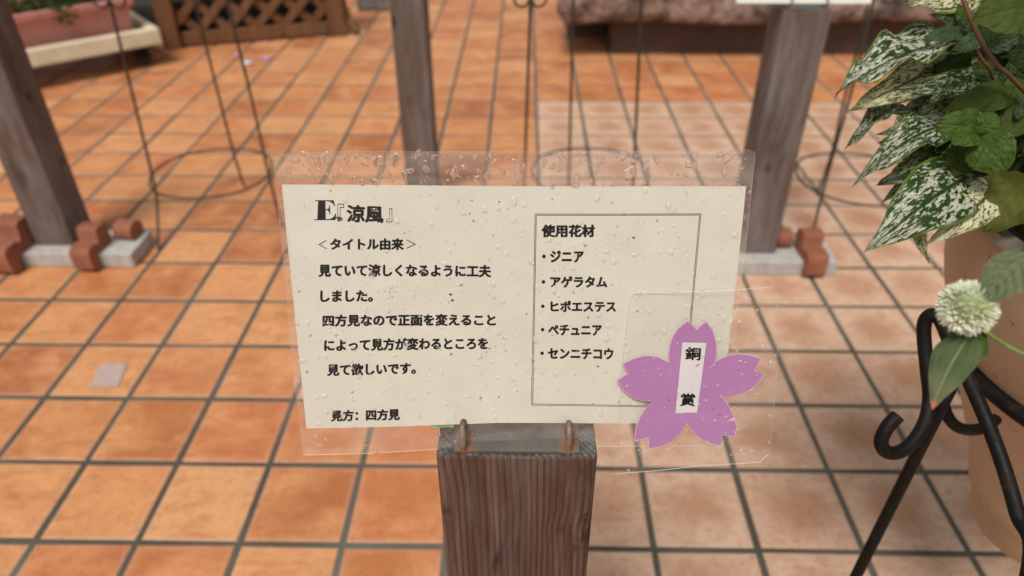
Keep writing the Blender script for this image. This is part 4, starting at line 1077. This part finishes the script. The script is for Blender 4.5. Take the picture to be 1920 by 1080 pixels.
# dark pots and stones behind the lattice
dk = m_plain('dark_grey_pot', (.05, .052, .055), .6, .3, 30)
for k, (x, lab) in enumerate(((.16, 'dark grey round pot seen through the left part of the lattice'), (.40, 'dark grey round pot seen through the lattice near its right post'))):
    c = FM @ Vector((x, .22, .16)); t = thing('dark_pot', c, lab, 'pot')
    MB().lathe([(0, .162), (.06, .162), (.085, .26), (.092, .265), (.092, .28), (.082, .28), (.078, .26), (0, .26)], c, 28).build('pot_body', dk, t, smooth=40)
c = atz(700, 22)+Vector((.02, .05, 0)); t = thing('grey_stone', c, 'grey stone block on the tiles at the top edge left of the middle post', 'stone')
MB().box((c.x-.10, c.y-.04, .001), (c.x+.085, c.y+.10, .09), bev=.012).build('stone_body', m_plain('grey_stone_surface', (.17, .15, .14), .85, .3, 30, .6), t)

# ------------------------------------------------------------------ stone trough, top right
tr = thing('stone_trough', (2.0, 2.5, 0), 'big rough pinkish granite trough on a recessed brown plinth', 'stone trough')
bm = bmesh.new(); bmesh.ops.create_cube(bm, size=1)
for v in bm.verts: v.co = Vector((2.25+v.co.x*2.8, 2.55+v.co.y*.62, .285+v.co.z*.32))
bmesh.ops.subdivide_edges(bm, edges=bm.edges[:], cuts=2, use_grid_fill=True)
for _ in range(3): bmesh.ops.subdivide_edges(bm, edges=[e for e in bm.edges if e.calc_length() > .05], cuts=1, use_grid_fill=True)
bm.normal_update()
for v in bm.verts:
    p = v.co; nrm = v.normal.copy()
    d = .03*noise.noise(p*5)+.018*noise.noise(p*13)+.008*noise.noise(p*32)
    ex_ = min(p.x-.85, 3.65-p.x, 10); ez_ = p.z-.125
    rnd_ = 0
    if ez_ < .05: rnd_ = -.02*(1-ez_/.05)
    v.co = p+nrm*(d+rnd_)
V = [v.co.copy() for v in bm.verts]; Fc = [[v.index for v in f.verts] for f in bm.faces]; bm.free()
mesh_obj('stone_body', V, Fc, STONE, tr, smooth=True)
MB().box((1.06, 2.345, .001), (3.6, 2.80, .132), bev=.006).build('plinth', PLINTH, tr)
MB().box((.90, 2.58, .001), (1.055, 2.80, .132), bev=.006).build('foot_block', PLINTH, tr)

# ------------------------------------------------------------------ small litter
tape = [atz(169, 725, .0012), atz(190, 682, .0012), atz(239, 682, .0012), atz(221, 726, .0012)]
tp = thing('tape_patch', tape[0], 'pale lavender grey tape square stuck on a tile at lower left', 'tape patch')
MB().add([p+Vector((0, 0, .0003)) for p in tape]+[p+Vector((0, 0, .0009)) for p in tape], [(7, 6, 5, 4), (0, 1, 2, 3), (0, 4, 5, 1), (1, 5, 6, 2), (2, 6, 7, 3), (3, 7, 4, 0)]).build('tape', m_plain('lavender_tape', (.42, .31, .29), .5, .08), tp)
def petal(x, y, r_, lab, c):
    p = atz(x, y, 0); t = thing('fallen_petal', p, lab, 'petal', group='pale petals scattered on the tiles by the lattice')
    V = []; n = 12
    V.append(p+Vector((0, 0, .002)))
    for k in range(n):
        a = 2*math.pi*k/n; rr = r_*(1+.18*math.sin(2*a+x)); V.append(p+Vector((rr*math.cos(a), rr*1.1*math.sin(a), .003+.005*abs(math.sin(a+x)))))
    for k in range(n): V.append(V[1+k]+Vector((0, 0, -.0008)))
    Fc = [(0, 1+k, 1+(k+1) % n) for k in range(n)]+[(1+k, 1+n+k, 1+n+(k+1) % n, 1+(k+1) % n) for k in range(n)]
    mesh_obj('petal_blade', V, Fc, c, t, smooth=True)
PW, PM = m_plain('white_petal', (.72, .66, .66), .6, .05), m_plain('mauve_petal', (.62, .36, .60), .6, .08)
petal(467, 119, .022, 'whitest fallen petal, in front of the lattice fence', PW)
petal(497, 111, .020, 'mauve fallen petal right of the white one', PM)
petal(444, 104, .012, 'small mauve fallen petal partly hidden behind the wire stand leg', PM)
petal(501, 82, .010, 'tiny faded petal close to the lattice bottom rail', PM)
